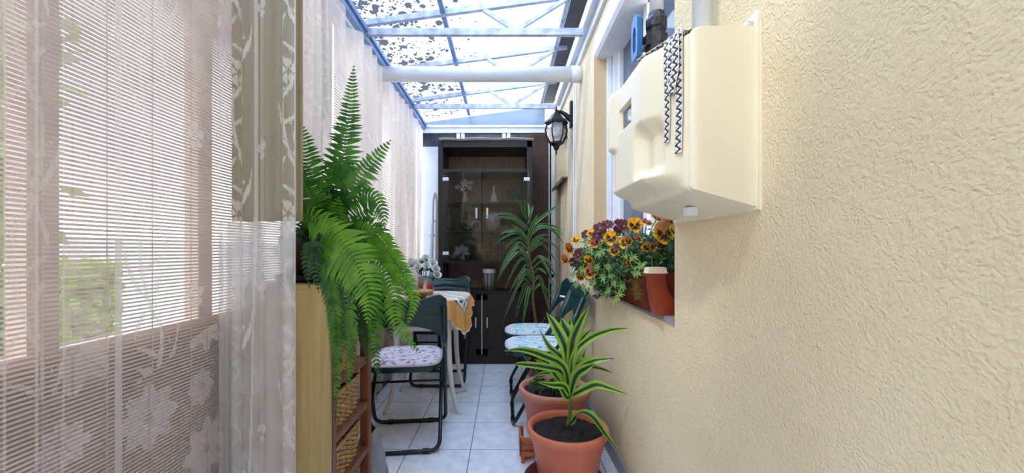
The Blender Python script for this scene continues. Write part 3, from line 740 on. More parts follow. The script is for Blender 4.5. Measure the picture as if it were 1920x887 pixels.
# ------------------------------------------------------------ wall lantern
LP = P(1043, 215, 3.25)
t = thing('wall_lantern', (XR, 3.25, 2.16), 'black cast lantern hanging from a bracket on the house wall near the far end', 'lamp')
lx = LP.x-XR
bm = NB(); box(bm, -.022, -.0, -.03, .03, -.10, .11, .008); tube(bm, spline([(-.01, 0, -.04), (-.05, 0, .0), (-.09, 0, .025), (lx, 0, .03)], 12), [.022-.001*i for i in range(13)], 10)
obj('bracket', bm, M['iron'], t, False)
hexa = lambda a: 1
bm = NB(); lathe(bm, [(.0, .075), (.006, .07), (.004, .05), (.012, .045), (.014, .03), (.02, .02), (.045, .0), (.05, -.01), (.085, -.045), (.095, -.055), (.095, -.07), (.08, -.075), (0, -.07)], 6, lx)
obj('cap', bm, M['iron'], t)
bm = NB(); lathe(bm, [(.074, -.075), (.086, -.12), (.078, -.17), (.05, -.225)], 6, lx, cap=False); obj('glass_panes', bm, M['lampglass'], t)
bm = NB()
for k in range(6):
    a = 2*PI*k/6; tube(bm, [(lx+r*math.cos(a), r*math.sin(a), z) for r, z in ((.077, -.075), (.09, -.12), (.082, -.17), (.053, -.228))], .0055, 6)
obj('rib', bm, M['iron'], t)
bm = NB(); lathe(bm, [(0, -.33), (.004, -.325), (.008, -.30), (.006, -.29), (.02, -.275), (.028, -.25), (.055, -.235), (.056, -.222), (.0, -.222)], 12, lx); obj('finial', bm, M['iron'], t)
bm = NB(); lathe(bm, [(0, -.19), (.02, -.185), (.03, -.15), (.015, -.11), (.012, -.08), (0, -.08)], 12, lx); obj('bulb', bm, M['ceramic'] if 0 else mat('frosted bulb', (230, 228, 220), .5), t, True)

# cables on the wall
bm = NB(); tube(bm, [(XR-.006, 3.14, .70), (XR-.006, 3.14, 2.9)], .007, 6); tube(bm, [(XR-.005, 3.05, .55), (XR-.005, 3.05, 2.9)], .005, 6)
tag(obj('cable_conduit', bm, M['pvc']), 'pair of thin white cable conduits running vertically down the house wall', 'conduit')
t = thing('coiled_cord', (XR-.02, 3.05, .56), 'white plastic hook with a dark coiled cord on the wall behind the folding chairs', 'cord')
bm = NB(); tube(bm, spline([(-.09, .12, .14), (-.03, .05, .13), (.0, 0, .08), (.004, 0, -.02), (.004, 0, -.1)], 16), .008, 8); obj('hook', bm, M['pvc'], t, True)
bm = NB(); tube(bm, [(.0+.010*math.cos(a), .010*math.sin(a)-.02, .06-a*.0022) for a in np.linspace(0, 2*PI*9, 120)], .003, 5); obj('coil', bm, M['black'], t)

# ------------------------------------------------------------ gas meter cover
def ss(x, a, b): t = np.clip((x-a)/(b-a), 0, 1); return t*t*(3-2*t)
by0, by1, bz0, bz1 = .868, 1.29, 1.190, 1.548
NY_, NZ_ = 150, 140
Yg, Zg = np.meshgrid(np.linspace(by0, by1, NY_), np.linspace(bz0, bz1, NZ_))
lr = lambda x, a, b: np.clip((x-a)/(b-a), 0, 1)
slope = lr(Yg, .893, 1.0)
D = .150+.063*slope*(1-.75*ss(Yg, 1.25, 1.285))*ss(Zg, 1.200, 1.242)
D += .010*ss(Yg, .885, .892)*(1-ss(Yg, .897, .91))*0
D -= .006*np.exp(-((Yg-.888)/.004)**2)
D += .016*ss(Yg, 1.19, 1.235)*ss(Zg, 1.355+0*Yg, 1.375)*(1-ss(Yg, 1.262, 1.275))
rc = ss(Yg, .930, .985)*(1-ss(Yg, 1.03, 1.065))*ss(Zg, 1.238, 1.272)*(1-ss(Zg, 1.345, 1.39)); D -= .036*rc
wn_ = lr(Yg, 1.075, 1.080)*(1-lr(Yg, 1.185, 1.190))*lr(Zg, 1.408, 1.413)*(1-lr(Zg, 1.468, 1.473)); D -= .014*wn_
e = np.minimum(np.minimum(Yg-by0, by1-Yg), np.minimum(Zg-bz0, bz1-Zg)); q = np.clip(e/.02, 0, 1); D -= .02*(1-np.sqrt(1-(1-q)**2))
me_pts = np.stack([XR-D, Yg, Zg], -1)
t = thing('meter_cover', (XR, 1.08, 1.157), 'large cream moulded gas meter cover mounted on the stucco wall beside the window', 'meter box')
bm = NB()
V = [[bm.verts.new(me_pts[j, i]) for i in range(NY_)] for j in range(NZ_)]
for j in range(NZ_-1):
    for i in range(NY_-1): bm.faces.new((V[j][i], V[j][i+1], V[j+1][i+1], V[j+1][i]))
ring = [V[0][i] for i in range(NY_)]+[V[j][-1] for j in range(1, NZ_)]+[V[-1][i] for i in range(NY_-2, -1, -1)]+[V[j][0] for j in range(NZ_-2, 0, -1)]
prev = ring
steps = [(.25, 0), (.5, 0), (.75, 0), (.93, .0), (.95, .001), (.965, .006), (1.0, .007)]
base = [(v.co.x, v.co.y, v.co.z) for v in ring]
for s_, fl in steps:
    cur = []
    for (x, y, z) in base:
        ty = (y-by0)/(by1-by0); tz = (z-bz0)/(bz1-bz0)
        zz = z-(.036*s_)*(1-ss(np.array(tz), 0, .16)) if tz < .16 else z
        yy = y+(fl*(1 if ty > .5 else -1) if ty in (0, 1) or ty > .985 or ty < .015 else 0); zz += fl*(1 if tz > .985 else -1 if tz < .015 else 0)
        cur.append(bm.verts.new((x+(XR-x)*s_, yy, float(zz))))
    for k in range(len(base)):
        bm.faces.new((prev[k], cur[k], cur[(k+1) % len(base)], prev[(k+1) % len(base)]))
    prev = cur
bmesh.ops.recalc_face_normals(bm, faces=bm.faces)
o = rel(obj('cover_shell', bm, M['cream'], None, True), t)
o.data.set_sharp_from_angle(angle=math.radians(50))
bm = NB()
pr = [(by0-.006, 1.150), (by1+.004, 1.150), (by1+.004, 1.552), (by0+.06, 1.556), (by0+.045, 1.578), (by0+.0, 1.582), (by0-.006, 1.575)]
a = [bm.verts.new((XR-.008, y, z)) for y, z in pr]; b = [bm.verts.new((XR, y, z)) for y, z in pr]
bm.faces.new(a); bm.faces.new(b[::-1])
for i in range(len(pr)): bm.faces.new((a[i], b[i], b[(i+1) % len(pr)], a[(i+1) % len(pr)]))
bmesh.ops.recalc_face_normals(bm, faces=bm.faces)
rel(obj('back_flange', bm, M['cream']), t)
bm = NB(); tube(bm, [(XR-.02, by0+.012, 1.562), (XR-.002, by0+.012, 1.562)], .006, 10); rel(obj('screw', bm, M['chrome']), t)
wxp = XR-(.150+.063)+.012
rel(obj('viewing_window', B(wxp, wxp+.003, 1.076, 1.189, 1.409, 1.472), mat('dark meter window', (70, 92, 112), .08, rgb2=(24, 30, 36), scale=14)), t)
bm = NB(); box(bm, .47, .495, 1.02, 1.05, 1.150, 1.172, .003); rel(obj('latch', bm, M['white']), t)

# striped ribbon
def ribbon(cm, pts, nrm, wd):
    P_ = spline(pts, max(20, int(sum((Vector(a)-Vector(b)).length for a, b in zip(pts, pts[1:]))/.0012))); N = 12; rows = []; L = 0
    cols = []
    for i, p in enumerate(P_):
        d = (P_[min(i+1, len(P_)-1)]-P_[max(i-1, 0)]).normalized(); u = d.cross(Vector(nrm)).normalized()
        if i: L += (P_[i]-P_[i-1]).length
        row = []; cr = []
        for k in range(N+1):
            s = k/N-.5; row.append(p+u*s*wd)
            ph = (L/.017) % 1
            zig = abs(ph-.5)*2*.5-.25
            dk = abs(s-zig*1.2) < .19 or (abs(abs(s)-.34) < .07 and (L/.0085) % 1 < .5)
            cr.append((.02, .02, .03) if dk and abs(s) < .43 else (.80, .79, .77))
        rows.append(row); cols.append(cr)
    vs_ = [v for r in rows for v in r]; w_ = N+1
    cm.add(vs_, [(i*w_+k, i*w_+k+1, (i+1)*w_+k+1, (i+1)*w_+k) for i in range(len(rows)-1) for k in range(N)], [c for r in cols for c in r])
def ch(px, py, off=.006):
    """a point just in front of the slanted face of the cover"""
    r = (px-VX)/F; # X = .405-.063*t', Y = .893+.107 t'
    tt = (.405-r*.893)/(.063+r*.107); X = .405-.063*tt; Yv = .893+.107*tt
    return Vector((X-off*.86, Yv-off*.5, H-(py-VY)*Yv/F))
nr = (-.86, -.5, 0); wd = .0185
cm = CM()
top = lambda px, dy=0: Vector((ch(px, 100).x+.01, ch(px, 100).y+.012, 1.556))
for px0, px1, y1 in ((1252, 1252, 268), (1276, 1274, 288)):
    a = top(px0); ribbon(cm, [a+Vector((.035, .01, .002)), a, ch(px0, 92 if px0 < 1260 else 72), ch((px0+px1)/2+1, 170), ch(px1+2, 215), ch(px1, y1)], nr, wd*(.8 if px0 < 1260 else 1))
a = top(1264); ribbon(cm, [a+Vector((.03, .01, .006)), a+Vector((0, 0, .003)), ch(1266, 76, .009), ch(1262, 130, .010), ch(1266, 178, .010)], nr, wd)
ribbon(cm, [a+Vector((.03, .01, .006)), a+Vector((0, 0, .004)), ch(1272, 76, .012), ch(1272, 130, .012), ch(1264, 176, .013)], nr, wd)
ribbon(cm, [(.41, .905, 1.560), (.40, .93, 1.559), (.385, .96, 1.556), (.365, 1.0, 1.554), (.35, 1.035, 1.552)], (0, 0, 1), wd)
ribbon(cm, [(.43, .905, 1.562), (.41, .95, 1.562), (.39, .99, 1.562), (.37, 1.03, 1.56), (.36, 1.06, 1.556)], (0, 0, 1), wd)
o = obj('woven_ribbon', cm.mesh('r'), M['col']); q = o.modifiers.new('s', 'SOLIDIFY'); q.thickness = .0012
tag(o, 'black and white zigzag woven ribbon draped over the cream meter cover', 'ribbon')

# pipes and valve above
px, py_ = .398, 1.045
t = thing('gas_pipe', (px, py_, 1.54), 'white gas pipe with a dark iron valve rising out of the meter cover', 'pipe')
bm = NB(); tube(bm, [(0, 0, .135), (0, 0, 1.2)], .0175, 20); obj('upper_pipe', bm, M['pvc'], t, True)
bm = NB(); lathe(bm, [(.0, 0), (.024, 0), (.024, .03), (.021, .032), (.021, .05), (0, .05)], 24); obj('lower_union', bm, M['chrome'], t, False)
bm = NB(); lathe(bm, [(0, .042), (.027, .042), (.03, .055), (.03, .095), (.024, .105), (.024, .12), (.028, .124), (.028, .15), (.022, .162), (.02, .175), (0, .175)], 8)
box(bm, -.033, .005, -.022, .022, .06, .098, .004); tube(bm, [(0, 0, .08), (.05, 0, .08)], .008, 8); tube(bm, [(-.05, -.0, .085), (0, 0, .085)], .012, 10)
obj('valve_body', bm, M['valve'], t).scale = (1, 1, .8)
bm = NB()
# lever: a plate with a long slot
pl = [(-.016, -.002), (.016, -.002), (.02, .03), (.018, .095), (.006, .11), (-.008, .11), (-.018, .095), (-.02, .03)]
hl = [(-.007, .015), (.007, .015), (.009, .035), (.009, .065), (.004, .08), (-.004, .08), (-.009, .065), (-.009, .035)]
for x in (-.052, -.042):
    pass
L = [[bm.verts.new((x, y*1.3, z+.022)) for y, z in ps] for x in (-.058, -.046) for ps in (pl, hl)]
n_ = 8
for i in range(n_):
    j = (i+1) % n_
    bm.faces.new((L[0][i], L[0][j], L[1][j], L[1][i])); bm.faces.new((L[2][i], L[3][i], L[3][j], L[2][j]))
    bm.faces.new((L[0][i], L[2][i], L[2][j], L[0][j])); bm.faces.new((L[1][i], L[1][j], L[3][j], L[3][i]))
bmesh.ops.recalc_face_normals(bm, faces=bm.faces)
obj('lever', bm, M['blue'], t)
bm = NB(); tube(bm, [(.503, 1.02, 1.50), (.503, 1.02, 2.9)], .0215, 22)
tag(obj('gas_pipe', bm, M['pvc'], None, True), 'plain white pipe entering the meter cover close to the wall', 'pipe')

# ------------------------------------------------------------ planter and pansies
t = thing('window_planter', (.59, 1.86, WZ0), 'long glossy brown planter box on the sill of the near window', 'planter')
def trap(bm, y0, y1, z0, z1, xo0, xi0, xo1, xi1, ye=0):
    v = [bm.verts.new(q) for q in ((xo0, y0, z0), (xi0, y0, z0), (xi0, y1, z0), (xo0, y1, z0), (xo1, y0-ye, z1), (xi1, y0-ye, z1), (xi1, y1+ye, z1), (xo1, y1+ye, z1))]
    for f in ((3, 2, 1, 0), (4, 5, 6, 7), (0, 1, 5, 4), (1, 2, 6, 5), (2, 3, 7, 6), (3, 0, 4, 7)): bm.faces.new([v[i] for i in f])
bm = NB(); trap(bm, 1.385, 2.34, WZ0+.003, WZ0+.135, .524, .655, .512, .668); box(bm, .506, .674, 1.38, 2.345, WZ0+.130, WZ0+.15, .004)
rel(obj('trough', bm, M['planter']), t)
rel(obj('soil', B(.515, .665, 1.39, 2.335, WZ0+.149, WZ0+.156), M['soil']), t)
bm = NB()
prof = [(0, .518, .68, 0.0), (.01, .516, .675, 0), (.05, .506, .585, .004), (.09, .500, .56, .006), (.145, .494, .548, .008)]
rings = [[bm.verts.new(q) for q in ((xo, 1.372-ye, WZ0+.003+z), (xi, 1.372-ye, WZ0+.003+z), (xi, 1.40, WZ0+.003+z), (xo, 1.40, WZ0+.003+z))] for z, xo, xi, ye in prof]
bm.faces.new(rings[0][::-1]); bm.faces.new(rings[-1])
for a, b in zip(rings, rings[1:]):
    for k in range(4): bm.faces.new((a[k], a[(k+1) % 4], b[(k+1) % 4], b[k]))
rel(obj('corner_support', bm, M['plantercorner']), t)
bm = NB(); trap(bm, 1.358, 1.402, WZ0+.147, WZ0+.168, .488, .556, .494, .550); rel(obj('corner_cap', bm, M['plantercap']), t)

def pansy(R, top, low, blotch, var=0):
    cm = CM()
    def petal(ang, wdt, Ln, col, blt, z, edge=None):
        rows = 7; cc = 9; vs_ = []; cs = []
        for i in range(rows):
            f = i/(rows-1); rr = Ln*f; hw = wdt*math.sin(PI*min(.5+0*f, .12+f*.55))*(.25+.75*f**.7) if f < .8 else wdt*math.sqrt(max(0, 1-((f-.8)/.2)**2*.55))
            for k in range(cc):
                s = (k/(cc-1)-.5)*2; x = s*hw; y = rr-(s*s)*Ln*.22*f
                zz = z+.10*R*math.sin(s*5+ang*3)*f*f+.12*R*f*f
                ca, sa = math.cos(ang), math.sin(ang)
                vs_.append((x*ca-y*sa, x*sa+y*ca, zz))
                if f < .12: c = (230, 190, 20)
                elif blt and f < .60+.12*math.cos(s*9) and abs(s) < .85: c = blotch
                elif edge and f > .75: c = edge
                else: c = col
                cs.append(lin(c)[:3])
        cm.add(vs_, [(i*cc+k, i*cc+k+1, (i+1)*cc+k+1, (i+1)*cc+k) for i in range(rows-1) for k in range(cc-1)], cs)
    petal(.48, R*.62, R*1.02, top, False, -.10*R); petal(-.48, R*.62, R*1.0, top, False, -.06*R)
    petal(1.55, R*.52, R*.98, low, True, 0); petal(-1.55, R*.52, R*.98, low, True, .02*R)
    petal(PI, R*.70, R*.95, low, True, .06*R)
    return cm.mesh('pansy')
TAN = (196, 132, 92); MAR = (110, 38, 52); YEL = (246, 186, 22); BL = (62, 14, 16); ORG = (206, 104, 30); PUR = (96, 30, 62)
kinds = {'A': pansy(1, TAN, YEL, BL), 'B': pansy(1, MAR, MAR, (50, 14, 30)), 'C': pansy(1, (182, 100, 92), YEL, BL), 'D': pansy(1, ORG, (226, 150, 30), BL), 'E': pansy(1, PUR, (128, 56, 50), (44, 12, 30)), 'F': pansy(1, YEL, YEL, BL)}
fl = [ # x, y, r(px), kind, aim x, aim z (0 facing camera)
 (1245, 437, 21, 'A', 0, .0), (1190, 422, 15, 'F', .1, .2), (1146, 446, 14, 'F', -.3, .1), (1172, 455, 12, 'A', -.9, .1), (1107, 510, 13, 'C', -.1, 0),
 (1068, 466, 11, 'D', -1.2, -.6), (1060, 487, 10, 'D', -1.3, -.5), (1080, 450, 9, 'F', -.6, .4), (1104, 487, 10, 'F', -.7, -.9), (1111, 437, 11, 'F', -.5, .5),
 (1125, 428, 13, 'B', -.3, .8), (1139, 422, 12, 'B', -.2, .9), (1170, 424, 12, 'E', -.2, .3), (1158, 432, 10, 'E', .3, .6), (1213, 418, 14, 'C', .5, 1.4),
 (1232, 410, 12, 'D', .6, 1.2), (1255, 415, 12, 'D', .3, 1.0), (1214, 463, 12, 'A', -.2, -1.0), (1178, 452, 10, 'A', .5, .3), (1182, 492, 9, 'D', -.3, -.6),
 (1098, 440, 9, 'B', -.9, .4), (1115, 455, 11, 'D', -.6, .3), (1084, 478, 11, 'E', -.9, .2), (1075, 492, 9, 'E', -.8, -.3), (1225, 462, 10, 'C', .4, -.2),
 (1152, 470, 10, 'C', -.5, -.4), (1197, 448, 9, 'C', .6, .6), (1240, 462, 11, 'E', .4, -.6), (1263, 432, 12, 'F', .5, .2), (1119, 442, 10, 'B', -.5, .4), (1088, 520, 8, 'D', -.6, -1.2), (1162, 419, 11, 'B', 0, .8), (1130, 440, 10, 'B', -.3, .2)]
def depth(px): return float(np.interp(px, [1060, 1107, 1146, 1190, 1245, 1270], [2.15, 1.93, 1.76, 1.58, 1.42, 1.38]))
plants = [thing('pansy_plant', (.58, 1.50, WZ0+.153), 'pansy plant at the near end of the planter, with the biggest yellow dark-eyed blooms', 'pansy'),
          thing('pansy_plant', (.58, 1.82, WZ0+.153), 'pansy plant in the middle of the planter, with maroon and yellow blooms', 'pansy'),
          thing('pansy_plant', (.58, 2.16, WZ0+.153), 'straggling pansy plant at the far end of the planter, with small orange and rust blooms', 'pansy')]
cen = [1215, 1150, 1090]
stems = [NB(), NB(), NB()]
for (x, y, r, kd, ax, az) in fl:
    k = 0 if x > 1185 else (1 if x > 1120 else 2); Yd = depth(x); p = P(x, y, Yd); t = plants[k]
    o = bpy.data.objects.new('flower', kinds[kd]); C.objects.link(o)
    if not kinds[kd].materials: kinds[kd].materials.append(M['petalcol'])
    o.parent = t; o.location = p-t.location; R = r*Yd/F*1.08; o.scale = (R, R, R)
    nrm = Vector((ax, -1, az)).normalized(); up = Vector((0, 0, 1)); zx = up.cross(nrm).normalized(); uy = nrm.cross(zx)
    rot = Matrix((zx, uy, nrm)).transposed().to_quaternion() @ Matrix.Rotation(random.uniform(-.35, .35), 3, 'Z').to_quaternion()
    o.rotation_mode = 'QUATERNION'; o.rotation_quaternion = rot
    b0 = Vector((.58+random.uniform(-.04, .03), min(max(Yd+random.uniform(0, .15), 1.42), 2.3), WZ0+.15))-t.location
    q = p-t.location-nrm*R*.15
    tube(stems[k], spline([b0, (b0+q)*.5+Vector((-.01, 0, .03)), q], 8), .0016, 5)
def blob(p, r):
    return p+Vector((random.gauss(0, r), random.gauss(0, r), random.gauss(0, r)))
cms = [CM(), CM(), CM()]; sprs = [[], [], []]
def leafq(cm, p, d, wv, L, W, c, droop=.2):
    d = d.normalized(); n = d.cross(wv).normalized()*W
    q = [p, p+d*L*.3+n, p+d*L*.7+n*.8-Vector((0, 0, L*droop*.4)), p+d*L-Vector((0, 0, L*droop)), p+d*L*.7-n*.8-Vector((0, 0, L*droop*.4)), p+d*L*.3-n, p+d*L*.35-Vector((0, 0, W*.3)), p+d*L*.7-Vector((0, 0, W*.3+L*droop*.4))]
    cm.add(q, [(0, 1, 6), (0, 6, 5), (1, 2, 7, 6), (6, 7, 4, 5), (2, 3, 7), (7, 3, 4)], c)
for i in range(3300):
    x = random.uniform(1072, 1268); Yd = depth(x)+random.uniform(-.03, .28); lo = float(np.interp(x, [1065, 1100, 1130, 1180, 1210, 1268], [500, 540, 565, 545, 512, 505])); hi = float(np.interp(x, [1065, 1100, 1150, 1268], [480, 445, 430, 425]))
    y = random.triangular(hi, lo, (hi+lo)/2); p = P(x, y, Yd); p.x = min(p.x+random.uniform(0, .05), .665); p.y = min(max(p.y, 1.37), 2.33 if p.x > .53 else 2.5)
    if p.z < WZ0+.16 and p.x > .50: p.x = .498-random.random()*.02
    k = 0 if x > 1185 else (1 if x > 1120 else 2)
    g_ = random.uniform(.6, 1.15); c = (.065*g_, .15*g_, .055*g_)
    leafq(cms[k], p, Vector((random.gauss(-.3, .8), random.gauss(-.5, .8), random.gauss(.1, .6))), Vector((random.gauss(0, 1), random.gauss(0, 1), random.gauss(0, 1))), random.uniform(.016, .034), random.uniform(.004, .009), c)
for (x, y) in ((1186, 482), (1168, 500), (1192, 512), (1150, 530), (1160, 552), (1130, 520), (1140, 545), (1155, 560), (1120, 475), (1098, 452), (1128, 470), (1172, 480), (1112, 530), (1090, 505), (1075, 515), (1080, 533), (1140, 500), (1200, 498), (1106, 470), (1145, 515), (1118, 500), (1095, 540), (1165, 535)):
    Yd = depth(x)-.02; p = P(x, y, Yd); k = 0 if x > 1185 else (1 if x > 1120 else 2)
    sp = CM(); sprs[k].append(sp); p.x = min(p.x, .49); p = P(x, y, p.x*F/(x-VX))
    for j in range(8):
        a = 2*PI*j/8+random.random()*.4; g_ = random.uniform(.85, 1.2)
        leafq(sp, p, Vector((math.cos(a), -.5, math.sin(a))), Vector((0, -1, .2)), random.uniform(.016, .034), .0032, (.26*g_, .46*g_, .12*g_), .15)
    t = plants[k]; b0 = Vector((.53, min(max(Yd+.1, 1.42), 2.3), WZ0+.155)); tube(stems[k], [q-t.location for q in spline([b0, (b0+p)*.5+Vector((-.015, 0, .03)), p], 8)], .0016, 5)
for k in range(3):
    rel(obj('foliage', cms[k].mesh('f'), M['leafcol']), plants[k]); [rel(obj('leaf_sprig', q.mesh('f'), M['leafcol']), plants[k]) for q in sprs[k]]; obj('stem', stems[k], M['stem'], plants[k])

# ------------------------------------------------------------ basket shelf unit and its baskets
UX0, UX1, UY0, UY1, UZ = -.835, -.56, 1.30, 1.69, .935
t = thing('basket_shelf', (-.74, 1.5, 0), 'narrow reddish wooden shelf unit with a beige side, filled with wicker baskets, under the fern', 'shelf')
bm = NB(); box(bm, UX0, UX1, UY0-.012, UY0, 0, UZ, .001); R2 = lambda n_, b_, m_: rel(obj(n_, b_, m_), t)
R2('side_panel', bm, M['beigeboard'])
R2('top_panel', B(UX0, UX1+.004, UY0-.014, UY1, UZ, UZ+.014, .002), M['beigeboard'])
for x in (UX0, UX1-.036):
    for y in (UY0+.002, UY1-.036): R2('post', B(x, x+.036, y, y+.036, 0, UZ, .003), M['brownwood'])
SH = (.065, .25, .435, .62)
for z in SH: R2('shelf', B(UX0+.004, UX1-.004, UY0+.002, UY1-.002, z-.012, z, .002), M['brownwood'])
for z in SH: R2('rail', B(UX1-.03, UX1-.002, UY0+.038, UY1-.036, z-.022, z+.004, .002), M['brownwood'])
R2('rail', B(UX1-.03, UX1-.002, UY0+.038, UY1-.036, UZ-.03, UZ, .002), M['brownwood'])
def basket(name_loc, label, h=.125):
    o = thing('wicker_basket', name_loc, label, 'basket', 'wicker baskets in the shelf unit')
    W, D_ = .114, .140
    bm = NB(); rows = int(h/.0085); per = []
    # plan outline: rounded rectangle, many points
    N = 96
    for k in range(N):
        a = 2*PI*k/N; c, s = math.cos(a), math.sin(a); q = (abs(c)**8+abs(s)**8)**(-1/8); per.append((c*q, s*q, a))
    for j in range(rows):
        z = .006+j*.0085; f = .90+.10*z/h; pts = []
        for i, (c, s, a) in enumerate(per):
            wv = .0026*(1 if ((i//2)+j) % 2 else -1); pts.append((c*(W*f+wv), s*(D_*f+wv), z+.0006*math.sin(i)))
        tube(bm, pts, .0042, 5, closed=True)
    obj('weave', bm, M['wicker'], o)
    bm = NB()
    for i, (c, s, a) in enumerate(per):
        if i % 4 == 0: tube(bm, [(c*W*.9, s*D_*.9, 0), (c*W, s*D_, h)], .0028, 5)
    obj('stakes', bm, M['wicker'], o)
    bm = NB()
    for ph in (0, PI): tube(bm, [(c*W*1.0, s*D_*1.0, h+.004*math.sin(i*.55+ph)) for i, (c, s, a) in enumerate(per)], .0065, 6, closed=True)
    obj('rim', bm, M['wicker'], o)
    bm = NB(); box(bm, -W*.88, W*.88, -D_*.88, D_*.88, 0, .006); obj('base', bm, M['wicker'], o)
    return o
bl = ['lowest wicker basket in the shelf unit, at the bottom edge of the photo', 'second wicker basket from the floor in the shelf unit', 'third wicker basket from the floor, partly behind the hanging fern tips', 'topmost wicker basket in the shelf unit, behind the fern fronds']
for k, z in enumerate(SH):
    basket((-.690, 1.478, z), bl[k], .128 if k < 3 else .20)
    cm = CM()
    for i in range(70):
        p = Vector((random.uniform(-.09, .09), random.uniform(-.12, .12), random.uniform(.09, .125))); a = random.random()*6.3; s = random.uniform(.02, .04); d = Vector((math.cos(a), math.sin(a), random.uniform(-.3, .3)))*s; e = Vector((-math.sin(a), math.cos(a), .2))*s*.6
        g_ = random.choice([.03, .05, .12, .3]); cm.add([p-d, p+e, p+d, p-e], [(0, 1, 2, 3)], (g_, g_, g_*1.05))
    o = obj('basket_contents', cm.mesh('f'), M['plain']); o.location = (-.690, 1.478, z); tag(o, 'crumpled dark odds and ends filling the '+['lowest', 'second', 'third', 'topmost'][k]+' wicker basket', 'contents', None, 'stuff')
# grey bag on the floor beyond the unit
cm = CM(); n_ = 22
pts = np.zeros((14, n_+1, 3))
for i in range(14):
    f = i/13; r = .085*(1-.55*f**2.2)*(1 if i else .8)
    for k in range(n_+1):
        a = 2*PI*(k % n_)/n_; rr = r*(1+.13*math.sin(5*a+f*4)+.07*math.sin(11*a-f*9)); pts[i, k] = (rr*.8*math.cos(a), rr*math.sin(a), .25*f+.012*math.sin(3*a+2)*f)
o = obj('plastic_bag', gridmesh('b', pts), M['plasticbag']); o.location = (-.61, 1.82, .001); tag(o, 'crumpled grey translucent plastic bag on the floor beyond the basket shelf', 'bag')

# ------------------------------------------------------------ fern
FX, FY = -.70, 1.50
tray = thing('plant_saucer', (FX, FY, UZ+.015), 'black plastic saucer under the fern pot, on top of the beige shelf unit', 'saucer')
obj('dish', lathe(NB(), [(0, 0), (.13, 0), (.145, .022), (.138, .024), (.125, .008), (0, .008)], 40), M['black'], tray, True)
t = thing('potted_fern', (FX, FY, UZ+.024), 'big bushy green Boston fern spilling over the basket shelf', 'fern')
obj('pot', lathe(NB(), [(0, 0), (.095, 0), (.118, .12), (.126, .125), (.13, .15), (.122, .152), (.112, .135), (0, .13)], 40), mat('brown plastic pot', (70, 44, 34), .4), t, True)
obj('soil', lathe(NB(), [(0, .138), (.113, .134)], 30), M['soil'], t)
def frond(path, wmax, mtl, parent, fold=.25, tipw=.1, side=None, n=None, droop=.25, peak=.35):
    P_ = spline(path, 40); L = [0]
    for a, b in zip(P_, P_[1:]): L.append(L[-1]+(b-a).length)
    T_ = L[-1]; n = n or max(14, int(T_/.0135))
    cm = CM(); bm_v = []
    def at(s):
        for i in range(1, len(L)):
            if L[i] >= s: f = (s-L[i-1])/(L[i]-L[i-1]+1e-9); return P_[i-1].lerp(P_[i], f), (P_[i]-P_[i-1]).normalized()
        return P_[-1], (P_[-1]-P_[-2]).normalized()
    g0 = random.uniform(.85, 1.15)
    for k in range(n):
        u = (k+.7)/n; p, d = at(T_*u)
        if u < .10: continue
        prof = ((u-.1)/(peak-.1))**.6 if u < peak else max(tipw*.5, ((1-u)/(1-peak))**.75)
        Lp = wmax*prof
        s_ = (side or Vector((0, -1, 0))); lat = d.cross(s_).normalized(); up = lat.cross(d).normalized()
        for sg in (-1, 1):
            j = random.uniform(.9, 1.08); dirn = (lat*sg+d*random.uniform(.2, .45)-up*0+s_*random.uniform(-.1, .25)*fold*2).normalized()
            e = (d-dirn*d.dot(dirn)).normalized(); W = min(T_/n*.55, .0075)*(.45+.55*prof)*1.0
            Ll = Lp*j; g1 = Vector((0, 0, -1))*Ll*droop
            a0 = p+e*W*.6; a1 = p-e*W*.6
            m0 = p+dirn*Ll*.33+e*W*1.0+g1*.1; m1 = p+dirn*Ll*.33-e*W*1.05+g1*.1
            q0 = p+dirn*Ll*.7+e*W*.72+g1*.45; q1 = p+dirn*Ll*.7-e*W*.55+g1*.45; tp = p+dirn*Ll+e*W*.5+g1
            cm.add([a0, a1, m0, m1, q0, q1, tp], [(0, 1, 3, 2), (2, 3, 5, 4), (4, 5, 6)], (1, 1, 1))
    me = cm.mesh('frond', False)
    bm = NB(); bm.from_mesh(me); tube(bm, [at(T_*i/24)[0] for i in range(25)], [.0022*(1-.7*i/24) for i in range(25)], 5)
    o = obj('frond', bm, mtl, None); rel(o, parent); return o
def fr(pts, w_, m_='fern', **k):
    P3 = [P(*p) for p in pts]
    base = Vector((FX+random.uniform(-.06, .06), FY+random.uniform(-.06, .04), UZ+.16))
    return frond([base]+P3, w_*P3[len(P3)//2].y/F, M[m_], t, **k)
fr([(632, 330, 1.47), (652, 235, 1.48), (664, 123, 1.50)], 42, 'fern', peak=.45, droop=.15)
fr([(618, 400, 1.50), (640, 320, 1.52), (650, 230, 1.54)], 36, 'fern', peak=.5)
fr([(660, 350, 1.46), (695, 305, 1.46), (733, 262, 1.46)], 34, 'fern', peak=.6)
fr([(655, 375, 1.46), (695, 365, 1.44), (716, 392, 1.42), (722, 428, 1.42)], 34, 'fern', peak=.6, droop=.5)
fr([(600, 400, 1.44), (580, 320, 1.44), (566, 232, 1.46)], 52, 'fern', peak=.5)
fr([(590, 400, 1.40), (568, 340, 1.38), (548, 280, 1.40)], 48, 'fern', peak=.5)
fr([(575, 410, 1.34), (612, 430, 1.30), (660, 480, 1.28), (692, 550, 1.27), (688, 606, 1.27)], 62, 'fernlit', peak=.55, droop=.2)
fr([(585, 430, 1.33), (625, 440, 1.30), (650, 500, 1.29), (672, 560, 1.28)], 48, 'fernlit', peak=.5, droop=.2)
fr([(650, 425, 1.48), (705, 440, 1.47), (752, 505, 1.47), (777, 555, 1.47), (762, 618, 1.47)], 30, 'fernlit', peak=.45, droop=.3)
